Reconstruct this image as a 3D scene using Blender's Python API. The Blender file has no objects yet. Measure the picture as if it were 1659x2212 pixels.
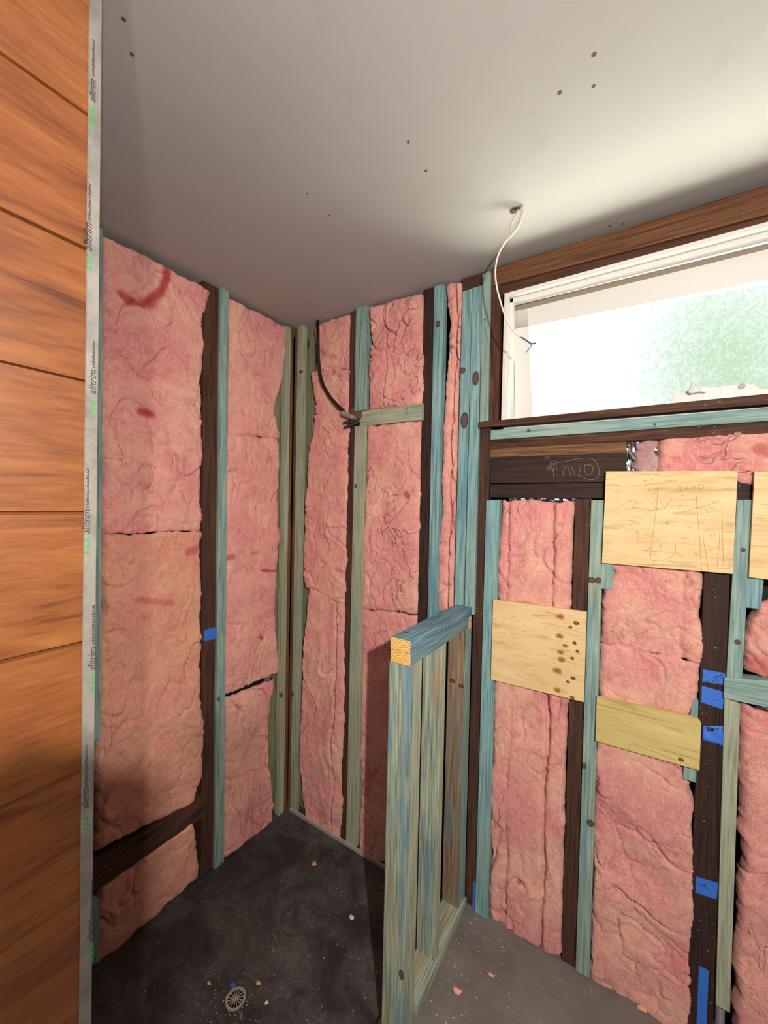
import bpy, bmesh, math, random
from mathutils import Vector, Matrix, noise
random.seed(7)
S = bpy.context.scene
COL = S.collection
# ------------------------------------------------------------------ camera, light, exposure
YAW, PITCH, ROLL, FPX = .5785, -.0159, .0219, 857.2
CAM = Vector((1.4851, -1.4296, 1.5141))
FW = Vector((-math.sin(YAW)*math.cos(PITCH), math.cos(YAW)*math.cos(PITCH), math.sin(PITCH)))
_r = Vector((math.cos(YAW), math.sin(YAW), 0)); _u = _r.cross(FW)
RT = _r*math.cos(ROLL)+_u*math.sin(ROLL); UP = -_r*math.sin(ROLL)+_u*math.cos(ROLL)
cd = bpy.data.cameras.new('camera'); cam = bpy.data.objects.new('camera', cd); COL.objects.link(cam)
cd.sensor_fit = 'VERTICAL'; cd.sensor_height = 24; cd.lens = FPX*24/2212; cd.clip_start = .02
cam.matrix_world = Matrix(((RT.x, UP.x, -FW.x, CAM.x), (RT.y, UP.y, -FW.y, CAM.y), (RT.z, UP.z, -FW.z, CAM.z), (0, 0, 0, 1)))
S.camera = cam
S.view_settings.view_transform = 'Standard'; S.view_settings.look = 'None'
S.view_settings.exposure = 0.0; S.view_settings.gamma = 1; S.view_settings.use_curve_mapping = False
w = bpy.data.worlds.new('world'); S.world = w; w.use_nodes = True
wb = w.node_tree.nodes['Background']; wb.inputs[0].default_value = (.93, .97, 1, 1); wb.inputs[1].default_value = 1.35

def lamp(name, typ, loc, target, power, color=(1, 1, 1), **kw):
    l = bpy.data.lights.new(name, typ); l.energy = power; l.color = color
    for k, v in kw.items(): setattr(l, k, v)
    o = bpy.data.objects.new(name, l); COL.objects.link(o); o.location = loc
    o.rotation_euler = (Vector(target)-Vector(loc)).to_track_quat('-Z', 'Y').to_euler()
    return o
lamp('work_light', 'AREA', (1.85, -1.57, 1.78), (.5, -.2, 1.0), 27, (1, .93, .86), shape='DISK', size=.03)
lamp('second_work_light', 'AREA', (2.14, -1.90, 1.98), (.6, -.2, 1.0), 14, (1, .93, .86), shape='DISK', size=.05)
lamp('added_room_fill', 'AREA', (2.0, -2.9, 1.5), (.9, 0, 1.4), 7, (1, .97, .95), shape='RECTANGLE', size=1.6, size_y=1.6)  # broad soft fill added behind the camera, no fitting stands there
lamp('daylight_from_ground', 'AREA', (1.62, 1.05, 1.05), (1.9, -.45, 2.5), 200, (1, .98, .80), shape='RECTANGLE', size=1.1, size_y=.7)

# ------------------------------------------------------------------ helpers
def ray(px, py): return FW + RT*((px-829.5)/FPX) - UP*((py-1106)/FPX)
def at(px, py, ax, v):                       # a pixel of the photograph on the plane axis = v
    d = ray(px, py); return CAM + d*((v-CAM[ax])/d[ax])
def on(wall, px, py, off=0.0):               # wall R is y=0 facing -y; wall L is x=0 facing +x
    return at(px, py, 1, -off) if wall == 'R' else at(px, py, 0, off)
OUT = {'R': Vector((0, -1, 0)), 'L': Vector((1, 0, 0))}

def tag(o, label=None, cat=None, group=None, kind=None):
    if label: o['label'] = label
    if cat: o['category'] = cat
    if group: o['group'] = group
    if kind: o['kind'] = kind
    return o
def link(name, bm, mats, parent=None, origin=None, smooth=False):
    me = bpy.data.meshes.new(name); 
    if origin is None:
        zs = [v.co for v in bm.verts]
        n = len(zs); mn = min(v.z for v in zs)
        origin = Vector((sum(v.x for v in zs)/n, sum(v.y for v in zs)/n, mn))
    if parent: origin = parent.location.copy()
    bmesh.ops.translate(bm, verts=bm.verts, vec=-origin)
    bm.to_mesh(me); bm.free()
    if not isinstance(mats, (list, tuple)): mats = [mats]
    for m in mats: me.materials.append(m)
    if smooth:
        for p in me.polygons: p.use_smooth = True
    o = bpy.data.objects.new(name, me); COL.objects.link(o)
    if parent: o.parent = parent
    else: o.location = origin
    return o
def empty(name, loc):
    o = bpy.data.objects.new(name, None); COL.objects.link(o); o.location = loc; return o
def prism_bm(poly, back, bevel=.0015, bm=None):
    """solid with front polygon poly and thickness vector back"""
    own = bm is None
    if own: bm = bmesh.new()
    f = [bm.verts.new(p) for p in poly]; b = [bm.verts.new(Vector(p)+Vector(back)) for p in poly]
    n = len(poly); fs = [bm.faces.new(f), bm.faces.new(b[::-1])]
    for i in range(n): fs.append(bm.faces.new((f[(i+1) % n], f[i], b[i], b[(i+1) % n])))
    bmesh.ops.recalc_face_normals(bm, faces=fs)
    if bevel and own: bmesh.ops.bevel(bm, geom=bm.edges[:], offset=bevel, segments=2, affect='EDGES', profile=.5)
    return bm
def box_bm(a, b, bevel=.0015, bm=None):
    (x0, y0, z0), (x1, y1, z1) = a, b
    return prism_bm([Vector((x0, y0, z0)), Vector((x1, y0, z0)), Vector((x1, y0, z1)), Vector((x0, y0, z1))], (0, y1-y0, 0), bevel, bm)
def tube_bm(pts, r, seg=10, bm=None, smooth_n=6):
    bm = bm or bmesh.new()
    P = [Vector(p) for p in pts]
    if smooth_n > 1 and len(P) > 2:
        Q = []
        for i in range(len(P)-1):
            p0, p1, p2, p3 = P[max(i-1, 0)], P[i], P[i+1], P[min(i+2, len(P)-1)]
            for k in range(smooth_n):
                t = k/smooth_n
                Q.append(.5*((2*p1)+(-p0+p2)*t+(2*p0-5*p1+4*p2-p3)*t*t+(-p0+3*p1-3*p2+p3)*t**3))
        Q.append(P[-1]); P = Q
    rs = r if isinstance(r, (list, tuple)) else [r]*len(P)
    rings = []; nrm = None
    for i, p in enumerate(P):
        t = (P[min(i+1, len(P)-1)]-P[max(i-1, 0)]).normalized()
        if nrm is None: nrm = t.orthogonal().normalized()
        nrm = (nrm-t*nrm.dot(t)).normalized(); bn = t.cross(nrm)
        rad = rs[min(int(i*len(rs)/len(P)), len(rs)-1)]
        rings.append([bm.verts.new(p+(nrm*math.cos(a)+bn*math.sin(a))*rad) for a in [2*math.pi*k/seg for k in range(seg)]])
    for i in range(len(rings)-1):
        for k in range(seg): bm.faces.new((rings[i][k], rings[i][(k+1) % seg], rings[i+1][(k+1) % seg], rings[i+1][k]))
    bm.faces.new(rings[0][::-1]); bm.faces.new(rings[-1])
    return bm

# ------------------------------------------------------------------ materials
def nmat(name):
    m = bpy.data.materials.new(name); m.use_nodes = True; nt = m.node_tree
    return m, nt, nt.nodes['Principled BSDF']
def N(nt, t, **kw):
    n = nt.nodes.new(t)
    for k, v in kw.items():
        if k.startswith('i_'): n.inputs[k[2:].replace('_', ' ')].default_value = v
        else: setattr(n, k, v)
    return n
def math_(nt, op, a, b=None, clamp=False):
    n = nt.nodes.new('ShaderNodeMath'); n.operation = op; n.use_clamp = clamp
    for i, x in enumerate((a, b)):
        if x is None: continue
        if isinstance(x, (int, float)): n.inputs[i].default_value = x
        else: nt.links.new(x, n.inputs[i])
    return n.outputs[0]
def mix(nt, fac, a, b, blend='MIX'):
    n = nt.nodes.new('ShaderNodeMix'); n.data_type = 'RGBA'; n.blend_type = blend
    for s, x in ((0, fac), (6, a), (7, b)):
        if isinstance(x, (int, float)): n.inputs[s].default_value = x
        elif isinstance(x, tuple): n.inputs[s].default_value = (*x, 1)
        else: nt.links.new(x, n.inputs[s])
    return n.outputs[2]
def ramp(nt, src, stops):
    n = nt.nodes.new('ShaderNodeValToRGB'); e = n.color_ramp.elements
    while len(e) < len(stops): e.new(.5)
    for el, (p, c) in zip(e, stops):
        el.position = p; el.color = (c, c, c, 1) if isinstance(c, (int, float)) else (*c, 1)
    nt.links.new(src, n.inputs[0]); return n.outputs[0]
def noise_(nt, vec, scale, detail=4, rough=.55, dist=0):
    n = nt.nodes.new('ShaderNodeTexNoise'); n.inputs['Scale'].default_value = scale; n.inputs['Detail'].default_value = detail
    n.inputs['Roughness'].default_value = rough; n.inputs['Distortion'].default_value = dist
    if vec is not None: nt.links.new(vec, n.inputs['Vector'])
    return n.outputs[0]
def vmap(nt, vec, scale, loc=(0, 0, 0)):
    n = nt.nodes.new('ShaderNodeMapping'); n.inputs['Scale'].default_value = scale; n.inputs['Location'].default_value = loc
    nt.links.new(vec, n.inputs['Vector']); return n.outputs[0]
def bump(nt, h, strength, dist, bsdf):
    n = nt.nodes.new('ShaderNodeBump'); n.inputs['Strength'].default_value = strength; n.inputs['Distance'].default_value = dist
    nt.links.new(h, n.inputs['Height']); nt.links.new(n.outputs[0], bsdf.inputs['Normal'])

def srgb(r, g, b):
    f = lambda c: (c/255)/12.92 if c/255 <= .04045 else (((c/255)+.055)/1.055)**2.4
    return (f(r), f(g), f(b))
WOODS = {  # light, mid, dark, stain, stain2, roughness, fine-line strength
 'teal':   (srgb(164, 184, 172), srgb(134, 160, 152), srgb(96, 122, 120), srgb(104, 142, 150), srgb(150, 154, 124), .75, .9),
 'blue':   (srgb(156, 186, 182), srgb(124, 162, 162), srgb(84, 118, 124), srgb(90, 134, 152), srgb(146, 162, 142), .75, .9),
 'olive':  (srgb(178, 182, 156), srgb(160, 166, 142), srgb(128, 132, 110), srgb(136, 152, 138), srgb(152, 144, 112), .8, .8),
 'mossy':  (srgb(150, 150, 118), srgb(130, 130, 98), srgb(98, 96, 70), srgb(116, 126, 104), srgb(112, 100, 72), .85, .7),
 'weathered': (srgb(186, 194, 160), srgb(146, 160, 144), srgb(98, 110, 102), srgb(96, 134, 158), srgb(170, 136, 88), .8, 1.),
 'plate':  (srgb(134, 170, 174), srgb(104, 138, 152), srgb(66, 94, 114), srgb(60, 90, 140), srgb(110, 130, 126), .7, .8),
 'greybrown': (srgb(160, 142, 114), srgb(132, 112, 88), srgb(80, 64, 50), srgb(98, 114, 118), srgb(120, 84, 50), .85, .9),
 'brown':  (srgb(112, 74, 48), srgb(80, 48, 32), srgb(40, 24, 18), srgb(62, 42, 32), srgb(98, 62, 34), .7, .6),
 'umber':  (srgb(96, 62, 46), srgb(74, 48, 38), srgb(42, 27, 23), srgb(62, 46, 38), srgb(92, 66, 40), .8, .5),
 'lintel': (srgb(126, 86, 54), srgb(106, 70, 44), srgb(72, 44, 28), srgb(92, 60, 38), srgb(114, 78, 46), .7, .5),
 'lintel_dark': (srgb(92, 60, 44), srgb(76, 48, 36), srgb(50, 32, 24), srgb(86, 56, 40), srgb(110, 72, 44), .7, .5),
 'orange': (srgb(146, 106, 68), srgb(112, 78, 48), srgb(72, 46, 30), srgb(90, 60, 38), srgb(140, 98, 58), .7, .6),
 'dark':   (srgb(70, 46, 38), srgb(52, 34, 30), srgb(26, 18, 17), srgb(44, 32, 30), srgb(60, 42, 28), .75, .5),
 'bare':   (srgb(226, 186, 120), srgb(206, 158, 92), srgb(150, 104, 56), srgb(196, 150, 88), srgb(214, 176, 120), .7, .8),
}
_mc = {}
def wood(kind, axis='z', knots=(), scale=1.0):
    """long-grained timber; knots are (x, y, z, radius across, radius along) at the place they have in the room"""
    key = (kind, axis, tuple(knots), scale)
    if key in _mc: return _mc[key]
    li, mi, da, st, st2, rough, fine = WOODS[kind]
    m, nt, b = nmat('timber_'+kind+'_'+axis)
    g = N(nt, 'ShaderNodeNewGeometry'); oi = N(nt, 'ShaderNodeObjectInfo')
    rv = math_(nt, 'MULTIPLY', oi.outputs['Random'], 37.0)
    add = nt.nodes.new('ShaderNodeVectorMath'); add.operation = 'ADD'
    nt.links.new(g.outputs['Position'], add.inputs[0]); nt.links.new(rv, add.inputs[1]); pos = add.outputs[0]
    i = 'xyz'.index(axis)
    sc = [1, 1, 1]; sc[i] = .035; v1 = vmap(nt, pos, tuple(s*scale for s in sc))
    sc2 = [1, 1, 1]; sc2[i] = .12; v2 = vmap(nt, pos, tuple(s*scale for s in sc2))
    fibre = noise_(nt, v1, 260, 3, .6)
    band = noise_(nt, v1, 170, 2, .5, .3)
    blotch = noise_(nt, v2, 22, 4, .6)
    blot2 = noise_(nt, v2, 13, 3, .6)
    t = math_(nt, 'ADD', math_(nt, 'MULTIPLY', fibre, .45), math_(nt, 'MULTIPLY', band, .55))
    c = nt.nodes.new('ShaderNodeValToRGB'); e = c.color_ramp.elements; e.new(.5)
    for el, (p, col) in zip(e, ((.34, da), (.50, mi), (.66, li))): el.position = p; el.color = (*col, 1)
    nt.links.new(t, c.inputs[0]); col = c.outputs[0]
    col = mix(nt, ramp(nt, blotch, ((.52, 0.), (.66, .75))), col, st)
    col = mix(nt, ramp(nt, blot2, ((.55, 0.), (.70, .65))), col, st2)
    line = ramp(nt, band, ((.30, 1.), (.38, .0)))
    col = mix(nt, math_(nt, 'MULTIPLY', line, fine*.7), col, da)
    if kind in ('umber', 'dark', 'brown', 'lintel'):
        fl = noise_(nt, pos, 150, 1, .5)
        col = mix(nt, ramp(nt, fl, ((.755, 0.), (.78, .8))), col, srgb(168, 150, 132))
    for k in knots:
        s = nt.nodes.new('ShaderNodeVectorMath'); s.operation = 'SUBTRACT'; s.inputs[1].default_value = k[:3]
        nt.links.new(g.outputs['Position'], s.inputs[0])
        q = [1/k[3]]*3; q[i] = 1/k[4]
        d = nt.nodes.new('ShaderNodeVectorMath'); d.operation = 'MULTIPLY'; d.inputs[1].default_value = q
        nt.links.new(s.outputs[0], d.inputs[0])
        l = nt.nodes.new('ShaderNodeVectorMath'); l.operation = 'LENGTH'; nt.links.new(d.outputs[0], l.inputs[0])
        dist = math_(nt, 'ADD', l.outputs['Value'], math_(nt, 'MULTIPLY', math_(nt, 'SUBTRACT', blotch, .5), .8))
        col = mix(nt, ramp(nt, math_(nt, 'MULTIPLY', dist, .5), ((.40, .9), (.56, 0.))), col, srgb(92, 58, 44) if kind not in ('bare',) else srgb(150, 90, 40))
        ring = ramp(nt, math_(nt, 'MULTIPLY', dist, .5), ((.30, 0.), (.42, .8), (.52, 0.)))
        col = mix(nt, ring, col, srgb(48, 30, 26) if kind not in ('bare',) else srgb(110, 60, 24))
    nt.links.new(col, b.inputs['Base Color']); b.inputs['Roughness'].default_value = rough
    b.inputs['Specular IOR Level'].default_value = .3
    bump(nt, t, .35, .002, b)
    _mc[key] = m; return m
def flat(name, col, rough=.6, metal=0, bumps=0, bscale=200, var=0):
    if name in _mc: return _mc[name]
    m, nt, b = nmat(name)
    g = N(nt, 'ShaderNodeNewGeometry')
    n = noise_(nt, g.outputs['Position'], bscale, 4)
    if var:
        n2 = noise_(nt, g.outputs['Position'], bscale*.15, 4)
        c = mix(nt, math_(nt, 'MULTIPLY', math_(nt, 'SUBTRACT', n2, .5), 2*var, True), col, tuple(x*.45 for x in col))
        nt.links.new(c, b.inputs['Base Color'])
    else: b.inputs['Base Color'].default_value = (*col, 1)
    b.inputs['Roughness'].default_value = rough; b.inputs['Metallic'].default_value = metal
    if bumps: bump(nt, n, bumps, .001, b)
    _mc[name] = m; return m

def batt_mat(name, base, alt, hot):
    m, nt, b = nmat(name)
    g = N(nt, 'ShaderNodeNewGeometry'); oi = N(nt, 'ShaderNodeObjectInfo')
    add = nt.nodes.new('ShaderNodeVectorMath'); add.operation = 'ADD'
    nt.links.new(g.outputs['Position'], add.inputs[0])
    nt.links.new(math_(nt, 'MULTIPLY', oi.outputs['Random'], 9.0), add.inputs[1]); p = add.outputs[0]
    big = noise_(nt, p, 5, 3, .5, .6); med = noise_(nt, p, 22, 5, .65, .8)
    fi = noise_(nt, vmap(nt, p, (1, 1, .35)), 190, 4, .7, 1.2)
    fi2 = noise_(nt, vmap(nt, p, (1, 1, 1)), 70, 5, .7, 2.2)
    c = mix(nt, ramp(nt, big, ((.38, 0.), (.62, 1.))), base, alt)
    c = mix(nt, ramp(nt, med, ((.48, 0.), (.74, .6))), c, hot)
    c = mix(nt, ramp(nt, fi2, ((.28, .35), (.5, 0.))), c, hot)
    c = mix(nt, ramp(nt, fi, ((.46, 0.), (.68, .55))), c, tuple(min(1, x*1.25+.03) for x in base))
    at_ = N(nt, 'ShaderNodeAttribute', attribute_name='stain')
    c = mix(nt, at_.outputs['Fac'], c, srgb(190, 38, 52))
    nt.links.new(c, b.inputs['Base Color']); b.inputs['Roughness'].default_value = .95
    b.inputs['Specular IOR Level'].default_value = .08
    b.inputs['Sheen Weight'].default_value = .25; b.inputs['Sheen Roughness'].default_value = .6
    h = math_(nt, 'ADD', math_(nt, 'MULTIPLY', fi, .25), math_(nt, 'MULTIPLY', fi2, .5))
    for sc, wdt, am in ((5, .012, .8), (13, .02, .15)):
        rn = noise_(nt, vmap(nt, p, (1, 1, .7), (sc, 3, 1)), sc, 3, .55, 1.1)
        rd = math_(nt, 'ABSOLUTE', math_(nt, 'SUBTRACT', rn, .5))
        mk = ramp(nt, noise_(nt, p, sc*.5, 2), ((.5, 0.), (.66, 1.)))
        h = math_(nt, 'ADD', h, math_(nt, 'MULTIPLY', ramp(nt, rd, ((0., -am), (wdt, 0.))) if False else math_(nt, 'MULTIPLY', math_(nt, 'SUBTRACT', ramp(nt, rd, ((0., 0.), (wdt, 1.))), 1.), am), mk))
    bump(nt, h, 1., .008, b)
    return m
PINK = batt_mat('pink_glasswool', srgb(242, 180, 158), srgb(232, 146, 144), srgb(202, 92, 90))
PEACH = batt_mat('peach_glasswool', srgb(230, 168, 138), srgb(228, 150, 130), srgb(202, 110, 90))
GREYPINK = batt_mat('greyish_glasswool', srgb(196, 166, 160), srgb(190, 140, 140), srgb(150, 110, 108))

# ------------------------------------------------------------------ structure
gap = flat('building_paper', srgb(24, 20, 20), .8)
def struct(name, bm, m, parent=None):
    o = link(name, bm, m, parent)
    if not parent: o['kind'] = 'structure'
    return o
# ceiling lining: grey primed plasterboard
m, nt, b = nmat('ceiling_board'); g = N(nt, 'ShaderNodeNewGeometry')
n1 = noise_(nt, g.outputs['Position'], 1.6, 3); n2 = noise_(nt, g.outputs['Position'], 9, 5, .6)
c = mix(nt, ramp(nt, n1, ((.35, 0.), (.65, .3))), srgb(178, 176, 172), srgb(160, 158, 156))
c = mix(nt, ramp(nt, n2, ((.6, 0.), (.8, .25))), c, srgb(140, 136, 132))
nt.links.new(c, b.inputs['Base Color']); b.inputs['Roughness'].default_value = .8
bump(nt, noise_(nt, g.outputs['Position'], 260, 4), .12, .001, b); CEIL = m
ceiling = struct('ceiling', box_bm((-.12, -3.3, 2.4), (3.1, .14, 2.42), 0), CEIL)
# floor sheet
m, nt, b = nmat('floor_sheet'); g = N(nt, 'ShaderNodeNewGeometry'); P = g.outputs['Position']
v = vmap(nt, P, (.06, 1, 1))
n1 = noise_(nt, v, 150, 3, .6); n2 = noise_(nt, P, 6, 5, .6); n3 = noise_(nt, P, 240, 2, .5)
c = mix(nt, ramp(nt, n2, ((.35, 0.), (.7, 1.))), srgb(126, 119, 113), srgb(100, 94, 89))
c = mix(nt, ramp(nt, n1, ((.40, .3), (.5, 0.))), c, srgb(88, 82, 78))
c = mix(nt, ramp(nt, n3, ((.70, 0.), (.76, .8))), c, srgb(190, 176, 160))
nt.links.new(c, b.inputs['Base Color']); b.inputs['Roughness'].default_value = .8; bump(nt, n1, .3, .002, b); FLOOR = m
bm = box_bm((.886, -3.3, -.07), (3.1, .10, 0), 0); box_bm((-.12, -3.3, -.07), (.886, -1.30, 0), 0, bm)
floor = struct('floor', bm, FLOOR)
# backing of the framed walls (window opening left free)
WX0, WX1, WZ0, WZ1 = 1.047, 2.56, 1.83, 2.285
bm = box_bm((-.10, .10, -.1), (WX0, .14, 2.4), 0)
box_bm((WX0, .10, -.1), (WX1, .14, WZ0), 0, bm); box_bm((WX0, .10, WZ1), (WX1, .14, 2.4), 0, bm); box_bm((WX1, .10, -.1), (3.1, .14, 2.4), 0, bm)
wall_back = struct('wall_back', bm, gap)
wall_left = struct('wall_left', box_bm((-.14, -3.3, -.1), (-.10, .14, 2.4), 0), gap)
white = flat('lining_board', srgb(190, 184, 176), .8)
struct('wall_right', box_bm((3.0, -3.3, 0), (3.1, .1, 2.4), 0), white)
struct('wall_front', box_bm((-.10, -3.4, -.07), (3.1, -3.3, 2.4), 0), white)

# varnished board wall on the near left
m, nt, b = nmat('varnished_boards'); g = N(nt, 'ShaderNodeNewGeometry'); P = g.outputs['Position']
sx = N(nt, 'ShaderNodeSeparateXYZ'); nt.links.new(P, sx.inputs[0])
PZ0, PITCHZ = 1.810, .1562
idx = math_(nt, 'FLOOR', math_(nt, 'DIVIDE', math_(nt, 'SUBTRACT', sx.outputs[2], PZ0), PITCHZ))
wn = nt.nodes.new('ShaderNodeTexWhiteNoise'); wn.noise_dimensions = '1D'; nt.links.new(idx, wn.inputs['W'])
cmb = N(nt, 'ShaderNodeCombineXYZ'); nt.links.new(math_(nt, 'MULTIPLY', wn.outputs['Value'], 20.), cmb.inputs[1])
add = nt.nodes.new('ShaderNodeVectorMath'); add.operation = 'ADD'; nt.links.new(P, add.inputs[0]); nt.links.new(cmb.outputs[0], add.inputs[1])
v = vmap(nt, add.outputs[0], (1, .13, 1))
a1 = noise_(nt, v, 18, 4, .55, 1.2); a2 = noise_(nt, v, 190, 4, .65, .3); a3 = noise_(nt, vmap(nt, add.outputs[0], (1, .25, 1)), 9, 3, .5, .8)
c = nt.nodes.new('ShaderNodeValToRGB'); e = c.color_ramp.elements; e.new(.5)
for el, (p, cc) in zip(e, ((.32, srgb(78, 42, 22)), (.5, srgb(114, 66, 32)), (.68, srgb(132, 84, 44)))): el.position = p; el.color = (*cc, 1)
nt.links.new(math_(nt, 'ADD', math_(nt, 'MULTIPLY', a1, .6), math_(nt, 'MULTIPLY', a2, .4)), c.inputs[0])
cc = mix(nt, ramp(nt, a3, ((.56, 0.), (.70, .75))), c.outputs[0], srgb(88, 44, 26))
cc = mix(nt, ramp(nt, a1, ((.30, .7), (.37, 0.))), cc, srgb(64, 32, 20))
cc = mix(nt, math_(nt, 'MULTIPLY', wn.outputs['Value'], .3), cc, srgb(112, 58, 30))
nt.links.new(cc, b.inputs['Base Color']); b.inputs['Roughness'].default_value = .38
bump(nt, a2, .12, .002, b); BOARDS = m
bm = bmesh.new(); prof = [(.80, -.05)]
z = PZ0-12*PITCHZ
pts = [(.925, -.05)]
while z < 2.4:
    if z > 0: pts += [(.925, z-.0022), (.9195, z-.0006), (.9195, z+.0006), (.925, z+.0022)]
    z += PITCHZ
pts += [(.925, 2.4)]
sec = [(.80, -.05)]+pts+[(.80, 2.4)]
y0, y1 = -3.3, at(207.5, 1100, 0, .9262).y-.0016
A = [bm.verts.new((x, y0, z)) for x, z in sec]; B = [bm.verts.new((x, y1, z)) for x, z in sec]
bm.faces.new(A); bm.faces.new(B[::-1])
for i in range(len(sec)):
    j = (i+1) % len(sec); bm.faces.new((A[j], A[i], B[i], B[j]))
bmesh.ops.recalc_face_normals(bm, faces=bm.faces[:])
struct('wall_timber_boards', bm, BOARDS)

# ------------------------------------------------------------------ galvanised corner trim with its print
m, nt, b = nmat('galvanised_steel'); g = N(nt, 'ShaderNodeNewGeometry')
n1 = noise_(nt, g.outputs['Position'], 300, 3); n2 = noise_(nt, g.outputs['Position'], 25, 4)
c = mix(nt, ramp(nt, n2, ((.35, 0.), (.65, 1.))), srgb(136, 132, 124), srgb(110, 106, 100))
nt.links.new(c, b.inputs['Base Color']); b.inputs['Metallic'].default_value = .25
nt.links.new(ramp(nt, n1, ((.3, .32), (.7, .55))), b.inputs['Roughness']); bump(nt, n1, .15, .001, b); GALV = m
X1 = .9262
TY0, TY1 = at(181, 1100, 0, X1).y, at(207.5, 1100, 0, X1).y
bm = bmesh.new()
for pol in ([(X1, TY0), (X1+.0014, TY0+.001), (X1+.0014, TY1), (X1, TY1)], [(.80, TY1-.0014), (X1, TY1-.0014), (X1+.0014, TY1), (.80, TY1)]):
    prism_bm([Vector((x, y, 0.0)) for x, y in pol], (0, 0, 2.399), 0, bm)
trim = link('corner_trim', bm, GALV)
tag(trim, 'galvanised steel corner trim strip with green and black print on edge of varnished boards', 'corner trim')
INK = flat('black_ink', srgb(52, 48, 46), .7); GRN = flat('green_ink', srgb(40, 138, 58), .6)
def text_bm(s, size, mat4, extr=.0002, shear=0):
    cu = bpy.data.curves.new('t', 'FONT'); cu.body = s; cu.size = size; cu.extrude = extr; cu.align_x = 'LEFT'; cu.shear = shear
    o = bpy.data.objects.new('t', cu); COL.objects.link(o)
    dg = bpy.context.evaluated_depsgraph_get(); me = bpy.data.meshes.new_from_object(o.evaluated_get(dg))
    bm = bmesh.new(); bm.from_mesh(me); bmesh.ops.transform(bm, matrix=mat4, verts=bm.verts)
    bpy.data.objects.remove(o); bpy.data.curves.remove(cu); bpy.data.meshes.remove(me); return bm
def trim_y(px, py): return at(px, py, 0, X1)
def basis(o, xd, yd, nd):
    return Matrix(((xd.x, yd.x, nd.x, o.x), (xd.y, yd.y, nd.y, o.y), (xd.z, yd.z, nd.z, o.z), (0, 0, 0, 1)))
# (x of glyph feet, bottom y, top y of the word, bottom/top y of green marks, bottom/top of fine print)
for fx, wb_, wt, g0, g1, f0, f1 in ((205, 225, 178, 282, 232, 170, 90), (197, 545, 486, 588, 549, 482, 400), (206, 853, 801, 899, 860, 796, 738), (193, 1153, 1101, 1199, 1158, 1097, 1012),
                                   (205, 1447, 1397, 1492, 1452, 1391, 1306), (190, 1744, 1696, 1791, 1757, 1693, 1609), (202, 2027, 1979, 2074, 2031, 1975, 1900)):
    a = trim_y(fx, wb_); t_ = trim_y(fx, wt); L = t_.z-a.z
    M4 = basis(Vector((X1+.0016, a.y, a.z)), Vector((0, 0, 1)), Vector((0, -1, 0)), Vector((1, 0, 0)))
    link('printed_word', text_bm('alltrim', L/2.55, M4, shear=.2), INK, trim)
    ga = trim_y(fx, g0); gb = trim_y(fx, g1); bm = bmesh.new()
    for k in range(3):
        z0 = ga.z+(gb.z-ga.z)*k/3; z1 = z0+(gb.z-ga.z)*.29; y = ga.y
        prism_bm([Vector((X1+.0017, y, z0)), Vector((X1+.0017, y-.0055, (z0+z1)/2)), Vector((X1+.0017, y, z1)), Vector((X1+.0017, y-.0016, (z0+z1)/2))], (-.0003, 0, 0), 0, bm)
    link('green_print', bm, GRN, trim)
    fa = trim_y(fx, f0); fb = trim_y(fx, f1); bm = bmesh.new(); z = fa.z
    while z < fb.z:
        h = random.uniform(.0016, .003); box_bm((X1+.0014, fa.y-.0028-random.random()*.0012, z), (X1+.0017, fa.y-.0012, z+h*.6), 0, bm); z += h
    link('fine_print', bm, INK, trim)

# ------------------------------------------------------------------ framing timbers
def timber(name, wall, quad, off, th, kind, axis, label=None, cat='wall stud', group=None, knots=(), parent=None, bevel=.0015, subdiv=0):
    P = [on(wall, x, y, off) for x, y in quad]
    K = [(*on(wall, kx, ky, off), rx, rl) for kx, ky, rx, rl in knots]
    o = link(name, prism_bm(P, -OUT[wall]*th, bevel), wood(kind, axis, tuple(K)), parent)
    if not parent: tag(o, label, cat, group or {'wall_stud': 'studs of the ', 'packing_strip': 'green packing strips on the ', 'timber_block': 'short blocks on the ', 'header_board': 'header boards of the ', 'nogging': 'noggings of the ', 'backing_board': 'backing boards of the '}.get(name, '') and
        {'wall_stud': 'studs of the ', 'packing_strip': 'green packing strips on the ', 'timber_block': 'short blocks on the ', 'header_board': 'header boards of the ', 'nogging': 'noggings of the ', 'backing_board': 'backing boards of the '}[name]+('left wall' if wall == 'L' else 'window wall'))
    return o
# left wall
timber('packing_strip', 'L', [(190, 478), (222, 494), (218, 1600), (190, 1600)], 0, .035, 'teal', 'z', 'narrow green timber strip just behind the steel corner trim, running up to the ceiling', 'timber packer')
timber('packing_strip', 'L', [(185, 1940), (216, 1945), (214, 2078), (185, 2095)], 0, .035, 'teal', 'z', 'short green timber strip low behind the steel corner trim, at floor level', 'timber packer')
timber('nogging', 'L', [(180, 1878), (446, 1713), (446, 1760), (180, 1943)], -.012, .07, 'umber', 'y', 'dark grimy horizontal timber between pink batts low on the left wall', 'nogging')
s = timber('wall_stud', 'L', [(440, 596), (479, 619), (464, 1871), (434, 1891)], -.014, .08, 'umber', 'z', 'dark brown old stud of the left wall with blue tape on it')
timber('packing_strip', 'L', [(477, 618), (495, 628), (484, 1865), (464, 1880)], 0, .04, 'teal', 'z', 'blue green timber strip fixed beside the dark stud of the left wall', 'timber packer', knots=((472, 1510, .006, .01),))
timber('wall_stud', 'L', [(619, 703), (629, 708), (613, 1756), (602, 1764)], 0, .03, 'olive', 'z', 'pale green corner stud on the left wall side of the room corner', knots=((607, 1502, .01, .012),))
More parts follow.
